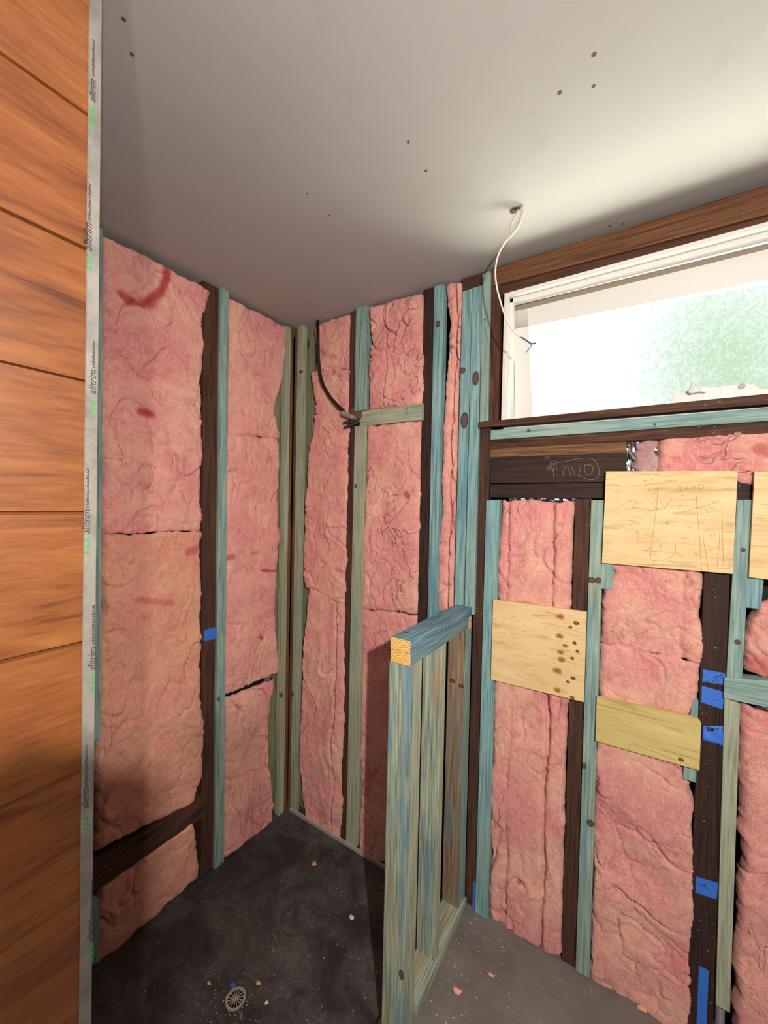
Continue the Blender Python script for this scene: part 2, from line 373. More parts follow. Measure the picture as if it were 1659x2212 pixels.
timber('backing_board', 'L', [(580, 686), (620, 704), (604, 1758), (575, 1790)], -.052, .02, 'mossy', 'z', 'mossy green recessed board behind the corner stud of the left wall', 'timber board')
timber('corner_stud', 'L', [(628, 706), (634, 708), (620, 1756), (612, 1756)], -.006, .05, 'orange', 'z', 'narrow orange brown timber standing in the room corner, left of the dark gap')
timber('corner_bead', 'R', [(637.5, 710), (642, 708), (624, 1756), (620.5, 1756)], -.006, .05, 'orange', 'z', 'thin orange brown timber strip in the room corner, right of the dark gap', 'timber strip')
# back wall, left part
timber('wall_stud', 'R', [(643, 706), (655, 702), (637, 1765), (626, 1758)], 0, .03, 'olive', 'z', 'pale green corner stud on the cable side of the room corner', knots=((650, 803, .012, .008), (632, 1500, .008, .014)))
timber('backing_board', 'R', [(653, 703), (684, 694), (664, 1782), (636, 1765)], -.052, .02, 'mossy', 'z', 'mossy green recessed board right of the room corner, behind the black cable', 'timber board', knots=((662, 745, .02, .03), (652, 1505, .012, .012)))
timber('wall_stud', 'R', [(757, 668), (771, 664), (749, 1822), (735, 1813)], -.014, .08, 'umber', 'z', 'dark old stud right of the black cable, running floor to ceiling')
timber('packing_strip', 'R', [(769, 664), (791, 657), (790, 885), (765, 888)], 0, .045, 'teal', 'z', 'short blue green timber strip above the short nogging', 'timber packer')
nog = timber('nogging', 'R', [(783, 888), (913, 870), (911, 907), (776, 921)], .003, .045, 'olive', 'x', 'short grey green horizontal timber nailed between two studs at the black cable end', 'nogging')
timber('timber_offcut', 'R', [(758, 882), (790, 880), (786, 903), (760, 905)], -.006, .03, 'orange', 'x', 'splintered orange brown chunk of timber at the left end of the short nogging', 'offcut')
timber('packing_strip', 'R', [(766, 921), (790, 919), (770, 1831), (747, 1818)], 0, .045, 'olive', 'z', 'long olive green timber strip below the short nogging', 'timber packer', knots=((768, 1050, .008, .01),))
timber('wall_stud', 'R', [(916, 626), (939, 619), (913, 1915), (891, 1903)], -.014, .08, 'dark', 'z', 'dark stud with flaking paint, partly behind the half height frame')
timber('packing_strip', 'R', [(938, 619), (958, 613), (930, 1925), (911, 1914)], 0, .04, 'blue', 'z', 'long blue green timber strip left of the narrow batt with a knot near its top', 'timber packer', knots=((946, 700, .010, .012),))
timber('wall_stud', 'R', [(999, 630), (1019.5, 623), (1001, 1308), (981, 1308)], 0, .08, 'blue', 'z', 'leftmost of the three blue green studs packed together beside the window', knots=((999, 800, .012, .012), (1003, 908, .016, .03)))
timber('wall_stud', 'R', [(1020.5, 622), (1041, 616), (1024, 1328), (1003, 1328)], .002, .08, 'blue', 'z', 'middle of the three blue green studs packed together beside the window', knots=((1027, 817, .013, .028),))
timber('wall_stud', 'R', [(1042, 592), (1060, 584), (1054, 909), (1036, 912)], .004, .08, 'teal', 'z', 'rightmost and shortest of the three blue green studs packed together beside the window', knots=((1047, 690, .004, .004),))
timber('plate_offcut', 'R', [(998, 602), (1043, 588), (1043, 640), (998, 655)], -.02, .06, 'umber', 'x', 'dark timber block under the ceiling above the packed blue green studs', 'timber block')
timber('jamb_stud', 'R', [(1060, 582), (1084, 574), (1075, 908), (1054, 911)], -.006, .08, 'brown', 'z', 'reddish brown upright at the left side of the white window frame', 'jamb stud')
timber('wall_stud', 'R', [(1034, 924), (1060, 921), (1028, 1976), (1004, 1962)], -.014, .08, 'umber', 'z', 'dark old stud under the window corner, between two green timbers', knots=())
timber('packing_strip', 'R', [(1050, 1081), (1079, 1079), (1053, 1986), (1026, 1971)], 0, .045, 'blue', 'z', 'blue green timber strip at the left edge of the lower knotty plywood', 'timber packer', knots=())
# back wall, window surround
timber('lintel', 'R', [(1062, 579), (2200, 234), (2200, 321), (1083, 613), (1062, 619)], .0, .09, 'lintel', 'x', 'wide orange brown lintel beam above the window against the ceiling', 'lintel')
timber('lintel_batten', 'R', [(1083, 612), (2200, 320), (2200, 352), (1079, 637)], -.012, .08, 'lintel_dark', 'x', 'dark brown batten between the lintel beam and the white window head', 'batten')
timber('sill_board', 'R', [(1033, 912), (2200, 797), (2200, 828), (1033, 924)], .010, .10, 'brown', 'x', 'rough brown sill board directly under the window with paint flakes', 'sill')
timber('sill_packer', 'R', [(1060, 929), (2200, 838), (2200, 872), (1059, 950)], .002, .045, 'teal', 'x', 'long horizontal blue green timber under the window sill board', 'timber packer', knots=((1142, 930, .005, .006), (1414, 917, .004, .004)))
timber('sill_trimmer', 'R', [(1058, 949), (2200, 868), (2200, 905), (1058, 969)], -.014, .08, 'brown', 'x', 'dark brown horizontal timber just below the blue green sill timber', 'timber trimmer')
bb = timber('header_board', 'R', [(1059, 988), (1353, 977), (1353, 1041), (1059, 1044)], -.010, .07, 'dark', 'x', 'dark brown horizontal board with scratched chalk writing below the window', 'timber board')
timber('board_ledge', 'R', [(1059, 967), (1353, 952), (1353, 978), (1059, 989)], -.020, .06, 'orange', 'x', parent=bb)
bb.children[0]['label'] = 'orange brown upper strip'
timber('header_board', 'R', [(1058, 1046), (1720, 1038), (1720, 1082), (1058, 1074)], -.014, .07, 'dark', 'x', 'dark brown lower horizontal board resting on the stud tops behind the large plywood', 'timber board')
# back wall, right part
timber('wall_stud', 'R', [(1243, 1078), (1277, 1077), (1243, 2097), (1212, 2080)], -.012, .07, 'umber', 'z', 'dark old stud at the right side of the lower knotty plywood')
timber('packing_strip', 'R', [(1277, 1080), (1305, 1080), (1273, 2114), (1243, 2097)], 0, .045, 'teal', 'z', 'knotty blue green timber strip between the two lower plywood pieces', 'timber packer', knots=((1277, 1253, .014, .009), (1293, 1254, .010, .009), (1260, 1654, .010, .010), (1275, 1778, .010, .012)))
timber('timber_block', 'R', [(1299, 1205), (1327, 1207), (1324, 1274), (1298, 1272)], -.001, .04, 'teal', 'z', 'short blue green block hanging below the left corner of the large plywood', 'timber block')
timber('wall_stud', 'R', [(1528, 1076), (1583, 1076), (1537, 2300), (1480, 2262)], -.010, .07, 'dark', 'z', 'wide glossy dark brown stud carrying several pieces of blue tape')
timber('timber_block', 'R', [(1496, 1510), (1509, 1514), (1504, 1692), (1474, 1682)], -.003, .04, 'teal', 'z', 'teal block behind the right end of the narrow plywood offcut', 'timber block')
timber('packing_strip', 'R', [(1592, 1080), (1626, 1079), (1603, 1470), (1569, 1464)], 0, .045, 'teal', 'z', 'blue green timber strip running down from the large plywood to the horizontal nogging', 'timber packer', knots=((1605, 1188, .006, .006), (1593, 1387, .007, .007)))
timber('timber_block', 'R', [(1615, 1240), (1651, 1246), (1644, 1316), (1612, 1313)], -.001, .04, 'blue', 'z', 'short blue green block hanging below the plywood at the right edge', 'timber block')
timber('nogging', 'R', [(1565, 1464), (1760, 1479), (1760, 1551), (1563, 1508)], .003, .045, 'teal', 'x', 'wet looking teal horizontal timber at the right edge of the wall', 'nogging')
o = timber('packing_strip', 'R', [(1565, 1508), (1599, 1521), (1577, 2189), (1546, 2171)], 0, .045, 'olive', 'z', 'olive green timber strip below the teal nogging at the right edge', 'timber packer')

# ------------------------------------------------------------------ plywood gussets
m, nt, b = nmat('plywood_face'); g = N(nt, 'ShaderNodeNewGeometry'); P = g.outputs['Position']
v = vmap(nt, P, (.10, 1, 1)); a1 = noise_(nt, v, 60, 4, .6, .8); a2 = noise_(nt, v, 300, 2, .6); a3 = noise_(nt, vmap(nt, P, (.25, 1, 1)), 14, 4, .6, .5)
c = mix(nt, ramp(nt, a3, ((.35, 0.), (.65, 1.))), srgb(234, 206, 156), srgb(220, 186, 132))
c = mix(nt, ramp(nt, a1, ((.34, .55), (.46, 0.))), c, srgb(184, 140, 88))
c = mix(nt, ramp(nt, a2, ((.30, .5), (.38, 0.))), c, srgb(140, 104, 64))
nt.links.new(c, b.inputs['Base Color']); b.inputs['Roughness'].default_value = .7; bump(nt, a1, .1, .001, b); PLY = m
m, nt, b = nmat('greenish_pine_board'); g = N(nt, 'ShaderNodeNewGeometry'); P = g.outputs['Position']
v = vmap(nt, P, (.06, 1, 1)); a1 = noise_(nt, v, 90, 4, .6, .6); a3 = noise_(nt, vmap(nt, P, (.2, 1, 1)), 16, 4, .6, .5)
c = mix(nt, ramp(nt, a3, ((.35, 0.), (.65, 1.))), srgb(214, 196, 132), srgb(196, 174, 106))
c = mix(nt, ramp(nt, a1, ((.36, .6), (.46, 0.))), c, srgb(158, 134, 78))
nt.links.new(c, b.inputs['Base Color']); b.inputs['Roughness'].default_value = .7; bump(nt, a1, .15, .001, b); PINE = m
EDGE = wood('bare', 'x')
def sheet(name, quad, off, th, mat, label, cat='plywood sheet', group=None):
    o = link(name, prism_bm([on('R', x, y, off) for x, y in quad], -OUT['R']*th, .0008), mat); tag(o, label, cat, group or 'plywood and pine pieces nailed on the window wall'); return o
ply1 = sheet('plywood_panel', [(1065, 1295), (1267, 1322), (1261, 1517), (1060, 1468)], .013, .012, PLY, 'square plywood piece with a column of brown knots at its right side')
ply2 = sheet('plywood_panel', [(1309, 1018), (1594, 1017), (1583, 1240), (1300, 1216)], .014, .012, PLY, 'large plywood piece covered in pencil lines and numbers below the window')
ply3 = sheet('pine_offcut', [(1289, 1505), (1502, 1551), (1512, 1557), (1515, 1564), (1511, 1665), (1286, 1601)], .016, .014, PINE, 'narrow pine board offcut with one small ringed knot, nailed low across the batts', 'timber board')
ply4 = sheet('plywood_panel', [(1630, 1019), (1740, 1018), (1740, 1262), (1618, 1247)], .014, .012, PLY, 'plywood piece cut off by the right edge of the picture')
# knots on the plywood: thin rings and hearts lying in the face
KN_O = flat('knot_rim', srgb(196, 148, 92), .7); KN_M = flat('knot_body', srgb(168, 108, 54), .7); KN_D = flat('knot_heart', srgb(84, 52, 30), .7)
def knot(parent, px, py, rx, ry, off, dark=False):
    c = on('R', px, py, off); bm = bmesh.new(); mats = [KN_O, KN_M, KN_D]
    seq = ((1., 0), (.72, 1), (.34, 1), (.16, 2)) if not dark else ((1., 0), (.8, 2), (.3, 1))
    for k, (s, mi) in enumerate(seq):
        y = c.y-.00012*(k+1); vs = []
        for i in range(20):
            a = 2*math.pi*i/20; j = 1+.07*math.sin(3*a+px)+.05*math.cos(5*a+py)
            vs.append(bm.verts.new((c.x+math.cos(a)*rx*s*j+math.sin(a)*rx*.15*s, y, c.z+math.sin(a)*ry*s*j-math.cos(a)*ry*.2*s)))
        f = bm.faces.new(vs); f.material_index = mi
    for f in bm.faces:
        f.normal_update()
        if f.normal.y > 0: f.normal_flip()
    link('knot', bm, mats, parent)
for x, y, rx, ry, dk in ((1210, 1332, .013, .008, 0), (1245, 1346, .009, .0055, 1), (1232, 1355, .006, .004, 1), (1209, 1374, .012, .007, 0), (1241, 1389, .006, .005, 1), (1221, 1395, .009, .005, 0), (1247, 1407, .005, .0045, 1),
                         (1211, 1409, .011, .006, 0), (1213, 1425, .012, .0075, 0), (1236, 1422, .006, .0045, 1), (1204, 1449, .015, .008, 0), (1238, 1465, .008, .005, 1), (1227, 1473, .006, .0035, 1), (1204, 1491, .011, .007, 0), (1236, 1507, .007, .0045, 1)):
    knot(ply1, x, y, rx*1.1, ry*1.25, .0133, bool(dk))
knot(ply3, 1471, 1641, .008, .006, .0163, True)
PENCIL = flat('pencil', srgb(120, 100, 74), .6); CHALK = flat('chalk', srgb(170, 150, 134), .8); MARK = flat('marker', srgb(20, 24, 52), .5)
def strokes(name, parent, lines, off, r, mat, label=None, split=False):
    if split:
        for ln in lines: strokes(name, parent, [ln], off, r, mat)
        return
    bm = bmesh.new()
    for ln in lines: tube_bm([on('R', x, y, off) for x, y in ln], r, 5, bm, 4)
    o = link(name, bm, mat, parent)
    if label: o['label'] = label
    return o
zz = lambda pts: [(1290+x/4.496, 1000+y/4.496) for x, y in pts]
strokes('pencil_lines', ply2, [zz(p) for p in (
    [(585, 250), (580, 400), (550, 640), (525, 830), (512, 1000)], [(962, 320), (972, 480), (990, 660), (1005, 900), (1015, 1045)], [(1210, 370), (1215, 560), (1218, 760), (1232, 1065)],
    [(1195, 590), (1190, 720), (1175, 880), (1165, 1000)], [(850, 475), (960, 440), (1100, 400), (1200, 375)], [(455, 492), (560, 460), (650, 442), (725, 350)],
    [(440, 228), (500, 210), (580, 208)], [(305, 555), (412, 578)], [(305, 572), (412, 590)], [(530, 952), (600, 945)], [(615, 790), (612, 940), (680, 930), (750, 890), (762, 780)], [(1030, 740), (1060, 900), (1078, 1045)],
    [(1165, 1020), (1300, 1030)], [(1285, 930), (1285, 1080)], [(470, 205), (520, 215)], [(655, 165), (672, 195)], [(690, 180), (730, 185)], [(940, 752), (965, 758)], [(880, 620), (922, 630)], [(820, 310), (850, 318)], [(770, 410), (820, 418)], [(770, 425), (815, 430)])], .0142, .00035, PENCIL)
strokes('pencil_mark', ply2, [zz(p) for p in (
    [(785, 240), (805, 222), (818, 240), (795, 280), (835, 268)], [(850, 235), (880, 262)], [(880, 235), (852, 262)], [(900, 225), (905, 262)], [(930, 215), (925, 240), (960, 238)], [(955, 212), (955, 262)], [(1000, 205), (985, 225), (1000, 255), (1030, 245), (1035, 215), (1000, 205)],
    [(455, 160), (455, 185), (475, 165), (480, 188)], [(495, 168), (500, 190)], [(520, 165), (540, 165), (530, 185), (545, 200)], [(495, 255), (510, 250), (505, 270)], [(540, 265), (560, 260), (545, 290), (570, 295)],
    [(310, 370), (350, 362), (385, 385), (350, 420), (345, 440), (420, 430)], [(510, 400), (545, 395), (570, 440)], [(615, 375), (640, 430), (660, 440), (690, 385)], [(1000, 470), (1020, 490), (1040, 480)], [(1060, 455), (1085, 490)], [(1095, 440), (1120, 430), (1115, 460), (1140, 440)],
    [(640, 590), (645, 612)], [(665, 595), (680, 575), (690, 600), (665, 595)], [(700, 580), (740, 570), (765, 585)], [(390, 650), (405, 665), (395, 690), (375, 680), (390, 650)], [(385, 700), (405, 710), (395, 735)], [(385, 745), (395, 785)],
    [(450, 850), (480, 845), (470, 865)], [(480, 825), (520, 820), (495, 850)], [(1090, 705), (1110, 700), (1105, 720)], [(1130, 690), (1150, 700)])], .0142, .00035, PENCIL, split=True)
zc = lambda pts: [(1030+x/4.484, 900+y/4.484) for x, y in pts]
strokes('chalk_writing', bb, [zc(p) for p in (
    [(770, 445), (840, 440), (950, 412), (1080, 402), (1140, 425), (1180, 500), (1180, 570), (1130, 612), (1060, 600), (980, 570)], [(835, 575), (840, 520), (870, 475), (890, 510), (915, 580)], [(910, 470), (955, 578)],
    [(980, 570), (1000, 510), (1010, 465)], [(1045, 465), (1045, 520), (1080, 570), (1120, 530), (1125, 490), (1090, 465), (1045, 475)], [(680, 520), (700, 470), (725, 435)], [(700, 520), (720, 470), (735, 430)], [(715, 515), (740, 450)], [(730, 540), (765, 430)], [(745, 590), (745, 500), (765, 440), (772, 520)], [(655, 390), (700, 412)], [(680, 380), (705, 400)])], -.0098, .00045, CHALK, 'chalk scribble of a ringed word')
strokes('pencil_note', ply1, [[(1040+x/6.912, 1280+y/6.912) for x, y in p] for p in ([(315, 370), (345, 365), (350, 385), (325, 410), (365, 405)], [(385, 380), (405, 400)], [(430, 370), (440, 390), (455, 360)], [(470, 350), (490, 355), (485, 380), (465, 375), (470, 350)], [(320, 605), (350, 600), (345, 640)], [(285, 680), (310, 640), (330, 670)])], .0132, .0003, PENCIL, split=True)
strokes('pencil_note', nog, [[(600+x/6.914, 620+y/6.914) for x, y in p] for p in ([(1345, 1895), (1342, 1960)], [(1375, 1900), (1370, 1960)], [(1385, 1930), (1410, 1905)], [(1385, 1930), (1400, 1955)], [(1250, 1925), (1300, 1935)])]+[[(875, 880), (874, 898)], [(880, 878), (879, 897)], [(872, 884), (882, 882)]], .0033, .0004, MARK, split=True)

# ------------------------------------------------------------------ blue painter's tape
TAPE = flat('blue_tape', srgb(52, 112, 208), .6, bumps=.2, bscale=120, var=.25)
def tape(quad, off, label, wall='R', crumple=0):
    P = [on(wall, x, y, off) for x, y in quad]; bm = bmesh.new(); nu, nv = 8, 6
    G = {}
    for i in range(nu+1):
        for j in range(nv+1):
            u, v = i/nu, j/nv
            p = (P[0]*(1-u)+P[1]*u)*(1-v)+(P[3]*(1-u)+P[2]*u)*v
            k = (noise.noise(p*60)*.5+.5)*(.0006+crumple)
            G[i, j] = bm.verts.new(p+OUT[wall]*k)
    for i in range(nu):
        for j in range(nv): bm.faces.new((G[i, j], G[i, j+1], G[i+1, j+1], G[i+1, j]))
    bmesh.ops.recalc_face_normals(bm, faces=bm.faces[:])
    r = bmesh.ops.extrude_face_region(bm, geom=bm.faces[:])
    bmesh.ops.translate(bm, verts=[x for x in r['geom'] if isinstance(x, bmesh.types.BMVert)], vec=OUT[wall]*.0003)
    bmesh.ops.recalc_face_normals(bm, faces=bm.faces[:])
    o = link('masking_tape', bm, TAPE, smooth=crumple > 0); tag(o, label, 'tape', 'pieces of blue tape on the studs'); return o
t1 = tape([(1519, 1446), (1566, 1454), (1567, 1480), (1517, 1472)], -.009, 'blue tape with black marker strokes, topmost on the wide dark stud')
t2 = tape([(1516, 1481), (1565, 1495), (1561, 1532), (1515, 1517)], -.009, 'blank blue tape, second from the top on the wide dark stud')
t3 = tape([(1518, 1566), (1562, 1566), (1565, 1611), (1516, 1596)], -.009, 'crumpled blue tape with handwritten TOP beside the narrow pine board', crumple=.010)
t4 = tape([(1503, 1893), (1551, 1907), (1548, 1943), (1502, 1928)], -.009, 'blue tape with a small marker arrow low on the wide dark stud')
t5 = tape([(1510, 2085), (1531, 2096), (1525, 2250), (1503, 2240)], -.009, 'vertical strip of blue tape at the foot of the wide dark stud')
t6 = tape([(441, 1361), (468, 1354), (467, 1379), (440, 1386)], -.013, 'small blue tape on the dark stud of the left wall', 'L')
t7 = tape([(1022, 1903), (1028, 1905), (1026, 1972), (1020, 1969)], -.013, 'thin sliver of blue tape near the floor beside the half height frame')
zt = lambda pts: [(1490+x/7.9, 1420+y/7.9) for x, y in pts]
strokes('marker_strokes', t1, [zt(p) for p in ([(405, 350), (430, 330), (565, 285), (500, 330), (410, 352)], [(385, 405), (430, 390), (600, 330)], [(385, 405), (470, 440), (520, 438), (445, 385)], [(260, 410), (370, 378)], [(240, 325), (268, 320)], [(355, 268), (392, 262)], [(570, 435), (600, 425)])], -.0080, .0006, MARK)
strokes('marker_strokes', t2, [zt(p) for p in ([(375, 705), (410, 722), (450, 715), (498, 738)],)], -.0080, .0006, MARK)
strokes('marker_word', t3, [zt(p) for p in ([(285, 1190), (325, 1188), (365, 1200)], [(325, 1190), (320, 1255)], [(365, 1215), (350, 1235), (365, 1255), (385, 1240), (380, 1215), (365, 1215)], [(405, 1205), (400, 1262)], [(405, 1205), (480, 1205), (470, 1232), (405, 1232)])], .0005, .0009, MARK, 'handwritten word TOP')
z4 = lambda pts: [(1400+x/6.405, 1900+y/6.405) for x, y in pts]
strokes('marker_strokes', t4, [z4(p) for p in ([(708, 50), (770, 80), (825, 100)], [(725, 65), (835, 145)], [(750, 85), (800, 70)])], -.0080, .0006, MARK)

# ------------------------------------------------------------------ pink glasswool batts
def poly_at(pts, t):
    y0, y1 = pts[0][1], pts[-1][1]; y = y0+(y1-y0)*t
    for (xa, ya), (xb, yb) in zip(pts, pts[1:]):
        if y <= yb+1e-6: 
            s = (y-ya)/max(yb-ya, 1e-6); return (xa+(xb-xa)*s, y)
    return pts[-1]
def batt(wall, Lp, Rp, label, off=-.006, seed=0, mat=None, stains=(), fold=.011, lump=.012, rag=.006, seam=.010, cracks=(), vfold=.5, group=None, name='insulation_batt', clip=None):
    A = on(wall, *poly_at(Lp, .5), off); B = on(wall, *poly_at(Rp, .5), off)
    tx = 3 if Lp[0][1] > 720 else -2; Lp = [(Lp[0][0], Lp[0][1]-tx)]+list(Lp[1:-1])+[(Lp[-1][0], Lp[-1][1]+3)]; Rp = [(Rp[0][0], Rp[0][1]-tx)]+list(Rp[1:-1])+[(Rp[-1][0], Rp[-1][1]+3)]
    T = on(wall, *Lp[0], off); Bt = on(wall, *Lp[-1], off); T2 = on(wall, *Rp[0], off); B2 = on(wall, *Rp[-1], off)
    W = (A-B).length; H = max((T-Bt).length, (T2-B2).length)
    nu = max(8, int(W/.0048)); nv = max(10, int(H/.0052)); out = OUT[wall]; bm = bmesh.new(); st = bm.verts.layers.float.new('stain')
    up = Vector((0, 0, 1)); side = (B-A).normalized(); sd = seed*13.7
    SP = [[on(wall, x, y, off) for x, y in s[0]]+[s[1], s[2]] for s in stains]
    G = {}
    for j in range(nv+1):
        v = j/nv; pl = on(wall, *poly_at(Lp, v), off); pr_ = on(wall, *poly_at(Rp, v), off)
        hv = (T-Bt).length*v; 
        for i in range(nu+1):
            u = i/nu; p = pl.lerp(pr_, u); w_ = (pr_-pl).length
            q = p+Vector((sd, sd*.7, sd*1.3))
            el, er = u*w_, (1-u)*w_; et, eb = v*H, (1-v)*H
            # ragged outline
            jx = (noise.noise(q*14)+.6*noise.noise(q*37)+.3*noise.noise(q*90))*rag*1.6
            jz = (noise.noise(q*22+Vector((5, 0, 0)))+.5*noise.noise(q*60))*rag*1.6
            f1 = math.exp(-min(el, er)/.03); f2 = math.exp(-min(et, eb)/.03)
            edge = 1-math.exp(-min(el, er)/.006); etb = 1-math.exp(-min(et, eb)/.006)
            warp = Vector((noise.noise(q*7), noise.noise(q*7+Vector((9, 1, 4))), noise.noise(q*7+Vector((2, 8, 3)))))*.06
            qs = Vector((q.x, q.y, q.z*vfold))+warp
            n1 = noise.noise(qs*9); n2 = noise.noise(qs*19+Vector((3, 3, 3))); n3 = noise.noise(q*42); n4 = noise.noise((q+warp)*6.0+Vector((7, 7, 7)))
            m1 = min(1, max(0, .5+1.6*noise.noise(q*5+Vector((1, 6, 2))))); m2 = min(1, max(0, .45+1.8*noise.noise(q*8+Vector((11, 6, 2)))))
            cr = 1.25*math.exp(-(n1/.032)**2)*m1+.75*math.exp(-(n2/.05)**2)*m2
            d = lump*n4*1.2+.004*noise.noise((q+warp*.5)*14)+.0035*n2+.0022*n3+.0011*noise.noise(q*95)-1.35*fold*cr+.010*math.exp(-((n1-.13)/.10)**2)*m1*.6
            for (cu, cw, cd_) in cracks:                      # long splits between folded layers
                uu = cu+.05*noise.noise(Vector((sd, v*H*6, 0)))+.012*noise.noise(Vector((sd+4, v*H*30, 0)))
                x = (u-uu)*w_
                d += -cd_*math.exp(-(x/cw)**2)+(.010*math.exp(-max(x, 0)/.03) if x > 0 else -.0)
            deep = .034
            dd = -deep*(1-edge)-seam*(1-etb)+d*min(1, edge*1.2)*(.35+.65*etb)
            tt = off+dd
            if clip is not None and tt > clip-.006: dd = clip-.006*math.exp(-(tt-clip+.006)/.006)-off
            P = p+side*jx*f1+up*jz*f2+out*dd
            vt = bm.verts.new(P); G[i, j] = vt
            s_ = 0
            for S_ in SP:
                wd, amt = S_[-2], S_[-1]; pts = S_[:-2]
                for a, b_ in zip(pts, pts[1:]) if len(pts) > 1 else [(pts[0], pts[0]+up*1e-4)]:
                    ab = b_-a; t = max(0, min(1, (p-a).dot(ab)/max(ab.dot(ab), 1e-9))); dist = (p-(a+ab*t)).length
                    s_ = max(s_, amt*max(0, min(1, 1.7-dist/wd*(1+.45*noise.noise(q*22)))))
            vt[st] = s_
    for i in range(nu):
        for j in range(nv): bm.faces.new((G[i, j], G[i, j+1], G[i+1, j+1], G[i+1, j]))
    # flat back and edges so that the batt has its thickness
    bk = {}
    ring = [(i, 0) for i in range(nu+1)]+[(nu, j) for j in range(1, nv+1)]+[(i, nv) for i in range(nu-1, -1, -1)]+[(0, j) for j in range(nv-1, 0, -1)]
    bv = [bm.verts.new(G[k].co-out*.012) for k in ring]
    for a in range(len(ring)):
        b_ = (a+1) % len(ring); bm.faces.new((G[ring[a]], G[ring[b_]], bv[b_], bv[a]))
    try: bm.faces.new(bv)
    except Exception: pass
    bmesh.ops.recalc_face_normals(bm, faces=bm.faces[:])
    o = link(name, bm, mat or PINK, smooth=True); tag(o, label, 'insulation batt', group or 'glasswool batts of the '+('left wall' if wall == 'L' else 'window wall')); return o

batt('L', [(222, 500), (222, 700), (224, 1152)], [(462, 628), (445, 690), (446, 760), (438, 830), (443, 960), (440, 1060), (441, 1143)], 'wide pink batt with a dark red streak, top left under the ceiling', seed=1, off=-.002,
     stains=[([(362, 578), (357, 610), (345, 632), (325, 645), (310, 660), (265, 640)], .011, .95), ([(310, 655), (322, 655)], .017, .7), ([(305, 888), (330, 895)], .010, .9)], lump=.018, vfold=.8)
batt('L', [(224, 1160), (224, 1400), (214, 1610), (208, 1840)], [(441, 1150), (438, 1300), (437, 1500), (448, 1610), (442, 1680), (428, 1728)], 'wide peach pink batt of the left wall, below the red streaked one', seed=2, off=-.002, mat=PEACH,
     stains=[([(410, 1192), (425, 1188)], .014, .6), ([(300, 1295), (370, 1302)], .010, .45)], lump=.014, fold=.007)
batt('L', [(212, 1934), (205, 2092)], [(424, 1776), (432, 1850), (440, 1886)], 'dim pink batt under the dark nogging, along the shower base', seed=3, off=-.006, mat=PEACH, rag=.008, lump=.010)
batt('L', [(496, 640), (492, 800), (489, 936)], [(624, 706), (620, 760), (614, 820), (603, 860), (597, 890), (607, 944)], 'upper pink batt between green strip and room corner on left wall', seed=4, off=-.004, fold=.005, lump=.010)
batt('L', [(489, 940), (486, 1200), (485, 1502)], [(607, 949), (606, 1100), (606, 1220), (600, 1260), (598, 1350), (609, 1448)], 'long middle batt near the room corner on the left wall with small red marks', seed=5, off=0., fold=.007, vfold=.35,
     stains=[([(565, 1232), (605, 1234)], .005, .95), ([(492, 1205), (500, 1202)], .012, .7), ([(560, 1375), (565, 1380)], .006, .9), ([(545, 1195), (560, 1193)], .005, .6)])
batt('L', [(485, 1512), (484, 1700), (484, 1856)], [(600, 1470), (588, 1520), (586, 1650), (590, 1700), (598, 1735), (590, 1775)], 'lowest pink batt near the room corner on the left wall, with torn top edge', seed=6, off=-.004, vfold=.5, rag=.006)
batt('R', [(672, 702), (682, 760), (676, 799)], [(757, 673), (755, 793)], 'small crumpled pink batt behind the top of the black cable', seed=7, off=-.006, lump=.014, fold=.012, vfold=1, stains=[([(694, 757), (699, 765)], .010, .6), ([(715, 772), (720, 770)], .010, .4)])
batt('R', [(668, 803), (678, 880), (664, 980), (655, 1080), (650, 1200), (655, 1266)], [(755, 797), (752, 1000), (748, 1200), (744, 1304)], 'long crinkled pink batt right of the room corner, below the black cable', seed=8, off=-.004, rag=.008, fold=.008, lump=.010, vfold=1.1)
batt('R', [(662, 1268), (652, 1400), (646, 1520), (643, 1640), (650, 1740), (655, 1775)], [(744, 1308), (743, 1500), (738, 1660), (737, 1815)], 'lowest pink batt right of the room corner, standing on the metal flashing', seed=9, off=-.002, fold=.008, lump=.014, vfold=.3, cracks=((.78, .006, .02),))
batt('R', [(792, 662), (797, 740), (792, 820), (794, 884)], [(912, 630), (913, 760), (913, 872)], 'crumpled pink batt above the short grey green nogging', seed=10, off=.0, lump=.022, fold=.016, vfold=1.2, cracks=((.35, .004, .012),))
batt('R', [(790, 923), (784, 1100), (777, 1311)], [(912, 910), (906, 1150), (901, 1326)], 'tall pink batt directly below the short grey green nogging', seed=11, off=-.003, lump=.012, fold=.006, vfold=.6, stains=[([(876, 1065), (878, 1072)], .010, .8), ([(790, 1032), (795, 1032)], .007, .7)])
batt('R', [(777, 1319), (775, 1600), (772, 1835)], [(901, 1331), (890, 1600), (884, 1900)], 'pink batt in the shadow behind the half height frame', seed=12, off=-.006, lump=.010, fold=.006, vfold=.4)
batt('R', [(960, 611), (968, 700), (962, 770), (955, 900), (948, 1100), (941, 1220), (940, 1322)], [(1001, 604), (999, 700), (992, 900), (987, 1100), (982, 1322)], 'narrow twisted batt between the blue green studs left of the window', seed=13, off=-.012, lump=.016, fold=.014, vfold=.5, cracks=((.62, .006, .018),))
batt('R', [(1080, 1081), (1075, 1180), (1070, 1330)], [(1240, 1090), (1238, 1200), (1230, 1345)], 'pink batt between two studs above the square knotty plywood', seed=14, clip=-.001, off=-.004, lump=.012, fold=.006, vfold=.5, cracks=((.16, .006, .012), (.76, .007, .022)), stains=[([(1120, 1302), (1150, 1306)], .006, .5)])
